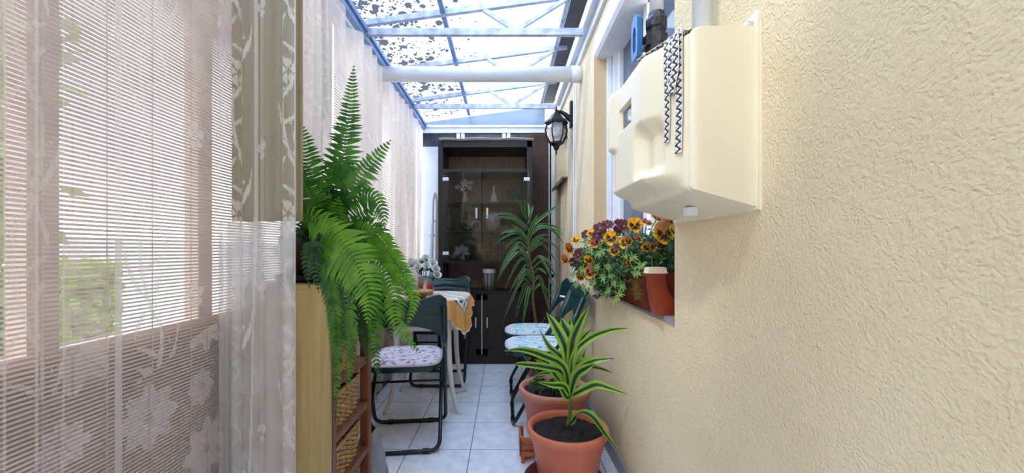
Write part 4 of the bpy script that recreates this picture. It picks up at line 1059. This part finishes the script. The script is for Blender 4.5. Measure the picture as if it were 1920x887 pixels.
fr([(640, 440, 1.46), (692, 465, 1.45), (735, 540, 1.44), (745, 605, 1.44), (788, 662, 1.44)], 36, 'fernlit', peak=.45, droop=.3)
fr([(640, 455, 1.46), (680, 500, 1.44), (700, 580, 1.43), (702, 650, 1.43), (712, 712, 1.43)], 30, 'fern', peak=.5, droop=.3)
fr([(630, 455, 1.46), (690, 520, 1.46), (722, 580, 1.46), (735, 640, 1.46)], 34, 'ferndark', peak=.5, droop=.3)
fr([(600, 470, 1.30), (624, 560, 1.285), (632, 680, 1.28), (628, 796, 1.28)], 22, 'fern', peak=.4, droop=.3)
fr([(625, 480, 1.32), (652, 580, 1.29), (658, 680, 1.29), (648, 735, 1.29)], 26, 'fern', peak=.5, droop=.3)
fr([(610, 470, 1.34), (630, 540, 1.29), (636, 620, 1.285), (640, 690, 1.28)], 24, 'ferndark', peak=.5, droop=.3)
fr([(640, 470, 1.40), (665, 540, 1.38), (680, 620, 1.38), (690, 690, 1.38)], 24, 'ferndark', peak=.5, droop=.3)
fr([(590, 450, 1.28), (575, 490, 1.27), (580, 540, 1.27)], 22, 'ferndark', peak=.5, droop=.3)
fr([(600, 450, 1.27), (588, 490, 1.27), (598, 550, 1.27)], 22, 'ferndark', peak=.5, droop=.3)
fr([(640, 430, 1.5), (690, 420, 1.5), (720, 450, 1.5), (745, 500, 1.5)], 28, 'fern', peak=.5, droop=.3)
fr([(660, 440, 1.5), (715, 470, 1.5), (765, 540, 1.5), (778, 590, 1.5)], 22, 'fern', peak=.5, droop=.3)
rf = random.Random(11)
for k in range(58):
    a = rf.uniform(-.25*PI, 1.15*PI); R = rf.uniform(50, 118); rise = rf.uniform(.2, 1.0)
    mx, my = 620, 430
    tx = mx+math.cos(a)*R*.9; ty = my-math.sin(a)*R*.95*(1 if math.sin(a) > 0 else .7)+18
    tx = max(tx, 560+rf.uniform(-25, 10)); yd = rf.uniform(-.16, .12)
    yy = 1.47+yd
    mxx = (mx+tx)/2+rf.uniform(-8, 8); myy = min(my, ty)-rf.uniform(0, 22)*rise if k % 3 else (my+ty)/2
    fr([(mxx, max(myy+18, 330), 1.48+yd*.5), (tx, ty, yy)], rf.uniform(24, 40), rf.choice(['fern', 'fern', 'ferndark', 'ferndark', 'fernlit']), peak=.5, side=Vector((rf.uniform(-.5, .5), -1, rf.uniform(-.6, .6))).normalized(), droop=.25)

# ------------------------------------------------------------ table with cloth
TXc, TYc, TZ = -.53, 2.80, .745
TL, TW = .278, .30     # half sizes of the top
t = thing('dining_table', (TXc, TYc, 0), 'small oval white table with splayed legs beside the sheer curtain', 'table')
def outl(a, sc=1, ex=3.2):
    c, s = math.cos(a), math.sin(a); q = (abs(c)**ex+abs(s)**ex)**(-1/ex); return TL*sc*c*q, TW*sc*s*q
bm = NB(); rings = []
for sc, z in ((.97, .715), (1, .722), (1, .735), (.98, .742)): rings.append([bm.verts.new((*outl(2*PI*k/64, sc), z)) for k in range(64)])
bm.faces.new(rings[0][::-1]); bm.faces.new(rings[-1])
for a, b in zip(rings, rings[1:]):
    for k in range(64): bm.faces.new((a[k], a[(k+1) % 64], b[(k+1) % 64], b[k]))
obj('tabletop', bm, M['whitewood'], t)
for sx in (-1, 1):
    for sy in (-1, 1):
        bm = NB(); x, y = sx*.17, sy*.19
        tube(bm, spline([(x, y, .715), (x*1.0, y*1.0, .45), (x*1.08, y*1.02, .22), (x*1.26, y*1.06, .07), (x*1.45, y*1.1, 0)], 16), [.021-.0006*i for i in range(17)], 12); obj('leg', bm, M['whitewood'], t, True)
bm = NB()
for y in (-.19, .19): box(bm, -.17, .17, y-.011, y+.011, .655, .715, .002)
for x in (-.17, .17): box(bm, x-.011, x+.011, -.19, .19, .655, .715, .002)
obj('apron', bm, M['whitewood'], t)
obj('stretcher', B(-.17, .17, -.20, -.18, .535, .56, .003), M['whitewood'], t); obj('stretcher', B(-.17, .17, .18, .20, .535, .56, .003), M['whitewood'], t)
# cloth: a square laid corner-wise
NA, NR = 260, 60
pts = np.zeros((NR, NA+1, 3)); cc = np.zeros((NR, NA+1, 3))
ORAN = np.array(lin((226, 164, 92))[:3]); WH = np.array(lin((232, 230, 222))[:3]); BLU = np.array(lin((150, 172, 205))[:3]); YE_ = np.array(lin((236, 196, 130))[:3]); BK = np.array(lin((40, 40, 44))[:3])
for j in range(NA+1):
    a = 2*PI*j/NA
    def hang(a_):
        da = (a_+.55) % (2*PI); da = min(da, 2*PI-da); h1 = max(0, 1-da/.62)
        db = (a_-2.6) % (2*PI); db = min(db, 2*PI-db); h2 = max(0, 1-db/.6)
        dc = (a_-1.0) % (2*PI); dc = min(dc, 2*PI-dc)
        return .05+.215*h1+.03*h2+.05*max(0, 1-dc/.5)
    hl_ = hang(a)*(1+.03*math.sin(a*60))
    for i in range(NR):
        f = i/(NR-1)
        if f < .5:
            x, y = outl(a, f/.5*1.01+.001); z = .748
            u = (x*.82+y*.57)
            s = (u*9) % 1
            c = WH if s < .3 else BLU if s < .42 else WH if s < .55 else YE_ if s < .85 else WH if s < .9 else BLU*.7
            da = ((a+.55+PI) % (2*PI))-PI
        else:
            g = (f-.5)/.5; h = hl_*g; fold = .018*math.sin(a*26+math.sin(a*5)*2)*g**.8+.006*math.sin(a*55)*g
            x, y = outl(a, 1.012); nx, ny = math.cos(a), math.sin(a); x += nx*(.008+fold+.012*g); y += ny*(.008+fold+.012*g); z = .748-.006*min(1, g*6)-h
            c = ORAN*(1+.05*math.sin(a*70)); da = ((a+.55+PI) % (2*PI))-PI
            if g > .965: c = WH
        # corner motif: a white triangle with dark rings
        rr = (f-.5)/.5*hl_ if f >= .5 else -(0.5-f)*.3
        wtri = .30-(rr+.0)/.105*.30
        if abs(da) < wtri and rr > -.03:
            c = WH
            if abs(abs(da)-wtri) < .03: c = BK*2
            for (ca, cr) in ((-.13, .005), (.13, .005), (0, .045), (0, -.012)):
                d_ = math.hypot((da-ca)*.27, rr-cr)
                if .004 < d_ < .009 or .013 < d_ < .016: c = BK
        pts[i, j] = (x, y, z); cc[i, j] = np.clip(c, 0, 1)
o = obj('tablecloth', gridmesh('t', pts, cols=cc), M['col']); o.location = (TXc, TYc, 0); tag(o, 'striped white and orange tablecloth with a fringed corner hanging over the table edge', 'tablecloth')
# wooden bowl and roses
o = cer('wooden_bowl', (-.56, 2.60, .751), [(0, 0), (.04, 0), (.05, .006), (.085, .035), (.098, .05), (.092, .052), (.07, .03), (0, .014)], lambda i, k, r, z: (206, 170, 120) if i in (4, 5, 6) else (130, 78, 48), 'shallow brown wooden bowl with a pale rim on the striped tablecloth', 'bowl')
RV = P(797, 0, 2.78); t = thing('rose_vase', (RV.x, 2.80, .751), 'glass vase with a red patterned band holding white roses on the table', 'vase')
o = obj('vase', col_lathe([(0, 0), (.05, 0), (.054, .01), (.053, .05), (.054, .06), (.052, .12), (.057, .125), (.052, .125), (.048, .06), (.045, .01)], lambda i, k, r, z: ((168, 40, 34) if (k//2) % 4 else (230, 220, 210)) if .008 < z < .062 else (150, 160, 160), 32), M['ceramic'], t)
rose_m = CM()
for ring_, (n_, r0, h0, op) in enumerate(((3, .010, .020, .15), (4, .017, .020, .35), (5, .024, .016, .7), (6, .031, .010, 1.0))):
    for k in range(n_):
        a0 = 2*PI*k/n_+ring_*.7; rows, cc_ = 5, 6; v = []
        for i in range(rows):
            f = i/(rows-1)
            for q in range(cc_):
                s = (q/(cc_-1)-.5)*2; aa = a0+s*PI/n_*1.25
                r = .004+(r0-.004)*f**(.6)+op*.006*f*f-.003*s*s*f; z = -.012+(h0+.012)*f-op*.010*f*f-.004*s*s*f
                v.append((r*math.cos(aa), r*math.sin(aa), z))
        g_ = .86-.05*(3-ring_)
        rose_m.add(v, [(i*cc_+q, i*cc_+q+1, (i+1)*cc_+q+1, (i+1)*cc_+q) for i in range(rows-1) for q in range(cc_-1)], (g_, g_, g_*.93))
rose = rose_m.mesh('rose'); rose.materials.append(M['petalcol'])
stm = NB(); lv = CM()
for (px, py, yo) in ((798, 483, 0), (800, 497, -.04), (817, 503, -.02), (820, 514, -.03), (775, 495, -.02), (783, 500, -.05), (770, 490, 0), (790, 490, .03), (812, 492, .02)):
    p = P(px, py, 2.80+yo)-t.location
    o = bpy.data.objects.new('rose', rose); C.objects.link(o); o.parent = t; o.location = p; o.scale = (.92,)*3
    n_ = Vector((p.x*6, -.7, .7)).normalized(); o.rotation_mode = 'QUATERNION'; o.rotation_quaternion = n_.to_track_quat('Z', 'Y')
    tube(stm, spline([(p.x*.2, 0, .02), (p.x*.4, p.y*.5, .12), p-n_*.01], 8), .002, 5)
    for k in range(7): leafq(lv, Vector((p.x*.8, p.y*.6, p.z-.02)), Vector((random.gauss(0, 1), random.gauss(-.2, 1), random.gauss(-.3, .8))), Vector((random.gauss(0, 1), 1, random.gauss(0, 1))), .045, .012, (.03, .16, .11), .1)
obj('stem', stm, M['stem'], t); obj('leaves', lv.mesh('l'), M['leafcol'], t)

# ------------------------------------------------------------ folding chairs
def make_chair(label, group):
    """origin on the floor, front towards +y"""
    t = thing('folding_chair', (0, 0, 0), label, 'chair', group)
    hw = .212
    # front legs continue up to the backrest
    A = [(-hw, -.235, .77), (-hw, -.16, .60), (-hw, -.04, .43), (-hw, .19, .012), (hw, .19, .012), (hw, -.04, .43), (hw, -.16, .60), (hw, -.235, .77)]
    bm = NB(); tube(bm, round_path(A, .06), .0115, 12); obj('front_frame', bm, M['tube'], t, True)
    hb = hw-.022
    Bp = [(-hb, .13, .425), (-hb, -.20, .012), (hb, -.20, .012), (hb, .13, .425)]
    bm = NB(); tube(bm, round_path(Bp, .06), .0105, 12); obj('rear_frame', bm, M['tube'], t, True)
    bm = NB(); tube(bm, [(-hw, .02, .31), (hw, .02, .31)], .007, 8); obj('crossbar', bm, M['tube'], t, True)
    for x in (-.12, .12):
        for y, z in ((.19, .012), (-.20, .012)):
            bm = NB(); tube(bm, [(x-.018, y, z), (x+.018, y, z)], .0145, 10); obj('foot_cap', bm, M['black'], t)
    # backrest: curved wavy shell
    nx_, nz_ = 44, 18; pf = np.zeros((nz_, nx_, 3)); 
    for i in range(nx_):
        u = i/(nx_-1)*2-1
        topz = .812+.012*math.cos(u*PI*1.15)*-1+.008*math.cos(u*PI*2.3)-.035*max(0, abs(u)-.86)**.5*1.6
        botz = .675-.085*abs(u)**3.2-.02*abs(u)
        for j in range(nz_):
            f = j/(nz_-1); z = botz+(topz-botz)*f
            y = -.235-(z-.77)*.35+.002-.040*(1-u*u)+.005*math.cos(f*PI*6)*(f > .3)*(1-abs(u)**6)
            y += .016*max(0, (f-.86)/.14)**2*-1
            pf[j, i] = (u*(hw+.016), y, z)
    o = obj('backrest', gridmesh('bk', pf), M['green'], t); q = o.modifiers.new('s', 'SOLIDIFY'); q.thickness = .016; q = o.modifiers.new('b', 'SUBSURF'); q.levels = 1; q.render_levels = 1
    for sx in (-1, 1):
        bm = NB(); tube(bm, [(sx*hw, -.236, .775), (sx*hw, -.155, .59), (sx*hw, -.10, .515)], [.017, .018, .013], 12); obj('back_socket', bm, M['green'], t, True)
    # seat: round-cornered pan with a dished top
    bm = NB(); rings = []
    def so_(a, sc): 
        c, s = math.cos(a), math.sin(a); e = 5; q = (abs(c)**e+abs(s)**e)**(-1/e); return c*q*(hw-.014)*sc, .028+s*q*.212*sc
    for sc, z in ((.92, .415), (.99, .42), (1.0, .435), (.99, .447), (.93, .448), (.86, .443)): rings.append([bm.verts.new((*so_(2*PI*k/56, sc), z)) for k in range(56)])
    bm.faces.new(rings[0][::-1]); bm.faces.new(rings[-1])
    for a, b in zip(rings, rings[1:]):
        for k in range(56): bm.faces.new((a[k], a[(k+1) % 56], b[(k+1) % 56], b[k]))
    obj('seat', bm, M['green'], t)
    return t
def cushion(label, style, group, th=.028):
    n_, m_ = 96, 96; pts = []; 
    U, V_ = np.meshgrid(np.linspace(-1, 1, n_), np.linspace(-1, 1, m_))
    # square to rounded square
    e = 5 if style == 'floral' else 3.4
    r = np.maximum(np.abs(U), np.abs(V_)); nn = (np.abs(U)**e+np.abs(V_)**e)**(1/e)+1e-9; sc = r/nn
    X = U*sc*.188; Y = V_*sc*.204+.028
    hgt = th*(1-r**8)**.5
    quilt = 1-.12*(np.cos(U*PI*3)*np.cos(V_*PI*3))**2
    Z = .449+hgt*quilt
    rs = np.random.RandomState(3 if style == 'floral' else 9)
    col = np.ones((m_, n_, 3))*np.array(lin((228, 222, 226))[:3] if style == 'floral' else lin((226, 234, 236))[:3])
    if style == 'floral':
        for k in range(300):
            cx, cy = rs.uniform(-.19, .19, 2); a = rs.uniform(-.5, .5); w_, h_ = rs.uniform(.006, .014), rs.uniform(.003, .0055)
            dx = (X-cx)*math.cos(a)+(Y-cy)*math.sin(a); dy = -(X-cx)*math.sin(a)+(Y-cy)*math.cos(a)
            c = lin([(150, 108, 176), (178, 96, 130), (120, 96, 120), (186, 158, 196)][rs.randint(4)])[:3]
            col[(dx/w_)**2+(dy/h_)**2 < 1] = c
    else:
        for k in range(60):
            cx, cy = rs.uniform(-.17, .17, 2); a = rs.uniform(0, PI); w_, h_ = rs.uniform(.02, .035), rs.uniform(.006, .011)
            dx = (X-cx)*math.cos(a)+(Y-cy)*math.sin(a); dy = -(X-cx)*math.sin(a)+(Y-cy)*math.cos(a)
            c = lin([(96, 190, 218), (120, 205, 224), (150, 214, 228)][rs.randint(3)])[:3]
            col[((dx/w_)**2+((dy+.6*dx*dx/w_)/h_)**2) < 1] = c
    o = obj('seat_cushion', gridmesh('c', np.stack([X, Y, Z], -1), cols=col), M['col'])
    q = o.modifiers.new('s', 'SOLIDIFY'); q.thickness = .004; q.offset = -1
    # piping round the rim is part of the cushion
    per = [( .190*math.cos(a)*(abs(math.cos(a))**e+abs(math.sin(a))**e)**(-1/e), .028+.206*math.sin(a)*(abs(math.cos(a))**e+abs(math.sin(a))**e)**(-1/e), .452) for a in np.linspace(0, 2*PI, 120)[:-1]]
    bm = NB(); tube(bm, per, .0045, 6, closed=True); obj('piping', bm, mat('cushion piping', (196, 186, 196) if style == 'floral' else (216, 226, 228), .8), o)
    return tag(o, label, 'cushion', group)
G1 = 'dark green folding chairs at the table'; G2 = 'dark green folding chairs against the house wall'
ch1 = make_chair('dark green folding chair nearest the camera, its back to us, in front of the table', G1)
chairs = [(ch1, -.55, 2.275, .12)]
c_ = copy_tree(ch1); c_['label'] = 'dark green folding chair on the far side of the table, facing the camera'; chairs.append((c_, -.52, 3.29, PI))
c_ = copy_tree(ch1); c_['label'] = 'nearer of the two dark green folding chairs standing against the house wall'; c_['group'] = G2; chairs.append((c_, .245, 2.61, PI/2))
c_ = copy_tree(ch1); c_['label'] = 'farther of the two dark green folding chairs against the house wall'; c_['group'] = G2; chairs.append((c_, .245, 3.08, PI/2))
for o, x, y, rz in chairs: o.location = (x, y, 0); o.rotation_euler.z = rz
k1 = cushion('white cushion with small purple flowers on the nearest green chair', 'floral', 'floral seat cushions'); k1.location = (-.55, 2.275, 0); k1.rotation_euler.z = .12
k2 = copy_tree(k1); k2['label'] = 'white cushion with small purple flowers on the chair beyond the table'; k2.location = (-.52, 3.29, 0); k2.rotation_euler.z = PI
k3 = cushion('white cushion with aqua leaves on the nearer chair by the house wall', 'aqua', 'aqua and white seat cushions'); k3.location = (.245, 2.61, 0); k3.rotation_euler.z = PI/2
k4 = copy_tree(k3); k4['label'] = 'white cushion with aqua leaves on the farther chair by the house wall'; k4.location = (.245, 3.08, 0)

# ------------------------------------------------------------ terracotta pots
def pot(name, x, y, Rr, Hh, label, m_, catg='flower pot'):
    t = thing(name, (x, y, 0), label, 'pot', 'terracotta coloured pots by the house wall')
    rb = Rr*.70; rim = Rr*.13
    prof = [(0, .018), (rb*.96, .018), (rb, .022), (Rr*.80, Hh*.55), (Rr*.815, Hh*.57), (Rr*.90, Hh-rim*1.9), (Rr*.955, Hh-rim*1.5), (Rr, Hh-rim*.9), (Rr, Hh-rim*.35), (Rr*.97, Hh), (Rr*.90, Hh), (Rr*.865, Hh-rim*.5), (Rr*.84, Hh-rim*1.4)]
    obj('pot_body', lathe(NB(), prof, 72, cap=False), m_, t, True)
    n_ = 64; pts = np.zeros((24, n_+1, 3))
    for i in range(24):
        for k in range(n_+1):
            a = 2*PI*(k % n_)/n_; r = Rr*.862*i/23; rs = math.sin(a*9+i*1.7)*math.sin(i*2.3+a*4)
            pts[i, k] = (r*math.cos(a), r*math.sin(a), Hh-rim*1.15+.006*rs+.012*(1-i/23))
    obj('soil', gridmesh('s', pts), M['soil'], t)
    return t
p1 = pot('flower_pot', .29, 1.83, .187, .262, 'large terracotta coloured pot nearest the camera, by the house wall', M['terracotta'])
o = obj('saucer', lathe(NB(), [(0, 0), (.165, 0), (.185, .025), (.178, .027), (.16, .010), (0, .010)], 48), mat('dark red saucer', (104, 44, 38), .4), None, True); o.location = (.275, 1.82, .002); tag(o, 'dark red plastic saucer under the nearest terracotta pot', 'saucer')
p2 = pot('flower_pot', .278, 2.205, .196, .315, 'paler dusty terracotta pot just behind the nearest pot', M['terracotta2'])
p3 = pot('flower_pot', .29, 3.42, .125, .25, 'small terracotta pot of the tall cane plant, hidden behind the folding chairs', M['terracotta2'])

DG = (.010, .055, .028); LG = (.30, .52, .055); WHL = (.62, .72, .42)
def strap(cm, path, wd, cols, n=22, fold=.18, facing=(0, -1, .25), prof=None):
    P_ = spline(path, n); c9 = 9; vs_ = []; cs = []; fc = Vector(facing)
    for i, p in enumerate(P_):
        f = i/n; d = (P_[min(i+1, n)]-P_[max(i-1, 0)]).normalized(); lat = d.cross(fc)
        lat = lat.normalized() if lat.length > 1e-3 else Vector((1, 0, 0)); nn = lat.cross(d).normalized()
        w_ = wd*(.45+.55*min(1, f/.3))*(1 if f < .45 else max(.02, (1-((f-.45)/.55)**1.7)))
        for k in range(c9):
            s = (k/(c9-1)-.5)*2; vs_.append(p+lat*s*w_*.5+nn*(-abs(s))*w_*fold*-1); cs.append(cols(s, f))
    cm.add(vs_, [(i*c9+k, i*c9+k+1, (i+1)*c9+k+1, (i+1)*c9+k) for i in range(n) for k in range(c9-1)], cs)
def stripe(g=1, tip=False):
    def f(s, u):
        if tip and u > .95: return (.07, .035, .02)
        a = abs(s)
        c = DG if a < .34 else WHL if a < .46 else LG
        return tuple(v*g for v in c)
    return f
t = thing('striped_dracaena', (.29, 1.84, .25), 'lime-edged striped dracaena with a fan of leaves growing in the nearest pot', 'plant')
b0 = Vector((.29, 1.84, .245)); c0 = P(1068, 720, 1.84)
bm = NB(); tube(bm, spline([b0, P(1069, 770, 1.84), c0, P(1066, 690, 1.84)], 10), [.010-.0004*i for i in range(11)], 8); rel(obj('stem', bm, M['stem'], None, True), t)
LV = [([(1060, 650), (1050, 620), (1047, 606)], 20, .08, 1.2), ([(1070, 640), (1068, 612), (1070, 596)], 22, .1, 1.05), ([(1080, 660), (1094, 632), (1112, 615)], 16, .07, 1.15), ([(1080, 690), (1120, 690), (1150, 700)], 13, .1, .8), ([(1056, 705), (1025, 700), (998, 706)], 13, .06, .9),
      ([(1062, 660), (1040, 610), (1024, 586)], 27, 0, 1.15), ([(1068, 640), (1058, 612), (1052, 596)], 30, .04, .9), ([(1072, 650), (1085, 610), (1106, 572)], 26, -.03, .85),
      ([(1075, 670), (1100, 638), (1140, 620), (1181, 615)], 18, -.03, 1.1), ([(1078, 690), (1100, 676), (1124, 672)], 20, .0, 1.2), ([(1080, 700), (1110, 678), (1154, 672)], 22, -.05, 1.0),
      ([(1080, 705), (1100, 690), (1117, 682)], 22, -.08, .9), ([(1085, 735), (1115, 722), (1140, 727), (1179, 741)], 20, -.06, 1.15),
      ([(1058, 690), (1020, 668), (980, 656), (944, 658)], 20, -.06, .95), ([(1055, 700), (1020, 688), (975, 683), (966, 684)], 17, -.02, 1.05), ([(1058, 725), (1035, 722), (1006, 716)], 17, -.1, 1.2),
      ([(1062, 745), (1050, 725), (1040, 706)], 15, -.05, 1.1), ([(1068, 690), (1076, 660), (1082, 634)], 24, .05, .8), ([(1060, 680), (1030, 650), (1012, 618)], 16, .05, 1.0),
      ([(1082, 700), (1090, 680), (1098, 655)], 18, .05, 1.1), ([(1052, 720), (1030, 690), (1000, 672)], 16, .03, 1.0)]
for pl_, wd, yo, g_ in LV:
    cm = CM(); n_ = len(pl_); pp = [P(1068, 745 if wd > 0 else 0, 1.84)]+[P(x, y, 1.84+yo*(i+1)/n_*1.6) for i, (x, y) in enumerate(pl_)]
    strap(cm, pp, wd*.8*1.84/F, stripe(g_, pl_[-1][0] in (1124, 1154)), facing=(0, -1, .5) if pl_[-1][1] > 640 else (.1, -1, 0)); rel(obj('leaf', cm.mesh('l'), M['leafcol']), t)
cm = CM(); strap(cm, [P(1070, 795, 1.83), P(1088, 775, 1.79), P(1110, 782, 1.74), P(1135, 815, 1.70), P(1161, 846, 1.66)], .046, stripe(.8), facing=(.3, -.5, .8)); rel(obj('leaf', cm.mesh('l'), M['leafcol']), t)

# leafy plant in the second pot
t = thing('leafy_plant', (.22, 2.18, .285), 'low dark leafy seedling plant in the paler pot behind', 'plant')
cm = CM(); bm = NB()
for k in range(9):
    a = random.uniform(-PI, PI); q = Vector((.02*k-.06+.2, 2.15+random.uniform(-.05, .08), .29)); tp = q+Vector((math.cos(a)*.04, math.sin(a)*.03, random.uniform(.06, .13))); tube(bm, spline([q, (q+tp)/2+Vector((.01, 0, 0)), tp], 6), .002, 5)
    for j in range(12):
        f = random.uniform(.3, 1); p = q.lerp(tp, f); leafq(cm, p, Vector((random.gauss(0, 1), random.gauss(-.3, 1), random.gauss(.1, .4))), Vector((random.gauss(0, .4), random.gauss(0, .4), 1)), random.uniform(.025, .042), .0095, (.035*random.uniform(.7, 1.3), .095*random.uniform(.8, 1.2), .035), .2)
rel(obj('leaves', cm.mesh('l'), M['leafcol']), t); rel(obj('stem', bm, M['stem']), t)

# tall dracaena
YT = 3.40
t = thing('tall_dracaena', (.29, YT, .235), 'tall cane plant with long dark striped leaves in front of the dark cabinet', 'plant')
bm = NB(); tube(bm, spline([(.29, YT, .23), (.27, YT, .45), P(999, 560, YT), P(1001, 520, YT), P(992, 480, YT), P(990, 440, YT)], 24), [.016-.0004*i for i in range(25)], 10); rel(obj('cane', bm, M['trunk'], None, True), t)
TL_ = [ # crown height y, leaf tip
 (415, 972, 376, 10), (418, 985, 372, 9), (412, 990, 380, 10), (430, 930, 408, 8), (425, 905, 408, 7), (432, 1056, 378, 9), (440, 1052, 430, 8), (445, 1058, 442, 8), (440, 1062, 462, 7),
 (450, 935, 440, 9), (455, 925, 462, 8), (460, 945, 470, 8), (465, 1050, 470, 8), (470, 1045, 495, 7), (470, 940, 500, 8), (480, 935, 512, 9), (490, 930, 530, 8), (500, 945, 545, 7), (505, 1045, 520, 7), (495, 1038, 500, 8),
 (520, 955, 550, 9), (530, 950, 590, 8), (540, 942, 608, 8), (545, 965, 605, 12), (550, 980, 612, 11), (545, 1035, 560, 8), (530, 1030, 585, 9), (440, 1010, 400, 9), (450, 960, 420, 9), (435, 1020, 425, 9), (475, 1020, 455, 8), (485, 965, 455, 8), (515, 1025, 515, 8), (525, 965, 530, 8), (420, 1000, 385, 9), (460, 1030, 440, 8), (510, 960, 572, 8), (455, 1005, 410, 8), (495, 1040, 540, 7)]
rt = random.Random(4)
for k, (yc, tx, ty, wd) in enumerate(TL_):
    xc = float(np.interp(yc, [380, 440, 480, 520, 560], [988, 990, 992, 1001, 999])); yo = rt.uniform(-.16, .12)
    ax = tx-xc; mid1 = (xc+ax*.35, yc-abs(ax)*.2-5 if ty > yc-30 else yc+(ty-yc)*.4); mid2 = (xc+ax*.72, (yc+ty)/2-abs(ax)*.14-3 if ty > yc-30 else yc+(ty-yc)*.75)
    cm = CM(); br = rt.uniform(.7, 1.25); pth = [P(xc, yc, YT), P(*mid1, YT+yo*.4), P(*mid2, YT+yo*.8), P(tx, ty, YT+yo)]
    for q in pth: q.x = min(q.x, XR-.02)
    strap(cm, pth, wd*YT/F*.66, lambda s, u, br=br: tuple(v*br for v in ((.015, .075, .025) if abs(s) < .6 else (.22, .40, .09) if abs(s) < .8 else (.05, .15, .035))), facing=(rt.uniform(-.3, .3), -1, .5)); rel(obj('leaf', cm.mesh('l'), M['leafcol']), t)

# small slatted crate by the pots
t = thing('slatted_crate', (.115, 2.06, 0), 'small orange-brown slatted wooden crate beside the nearest pot', 'crate')
for z in (.05, .083, .116):
    bm = NB(); box(bm, -.035, .09, -.075, -.063, z-.012, z+.012, .002); obj('slat', bm, M['cratewood'], t)
    bm = NB(); box(bm, -.037, -.027, -.075, .07, z-.012, z+.012, .002); obj('slat', bm, M['cratewood'], t)
for x, y in ((-.02, -.06), (-.02, .06), (.07, -.06)): obj('post', B(x-.008, x+.008, y-.008, y+.008, 0, .13, .002), M['cratewood'], t)
o = obj('orange_ball', lathe(NB(), [(.0001, 0), (.018, .004), (.032, .018), (.036, .036), (.032, .054), (.018, .068), (.0001, .072)], 24, cap=False), mat('orange plastic', (226, 116, 44), .35), None, True); o.location = (.130, 1.955, .10)
o.location = (.135, 2.03, .001); o.location.z = .128
tag(o, 'small orange ball wedged between the crate and the nearest pot', 'ball')
o.location = (.118, 2.05, .001)
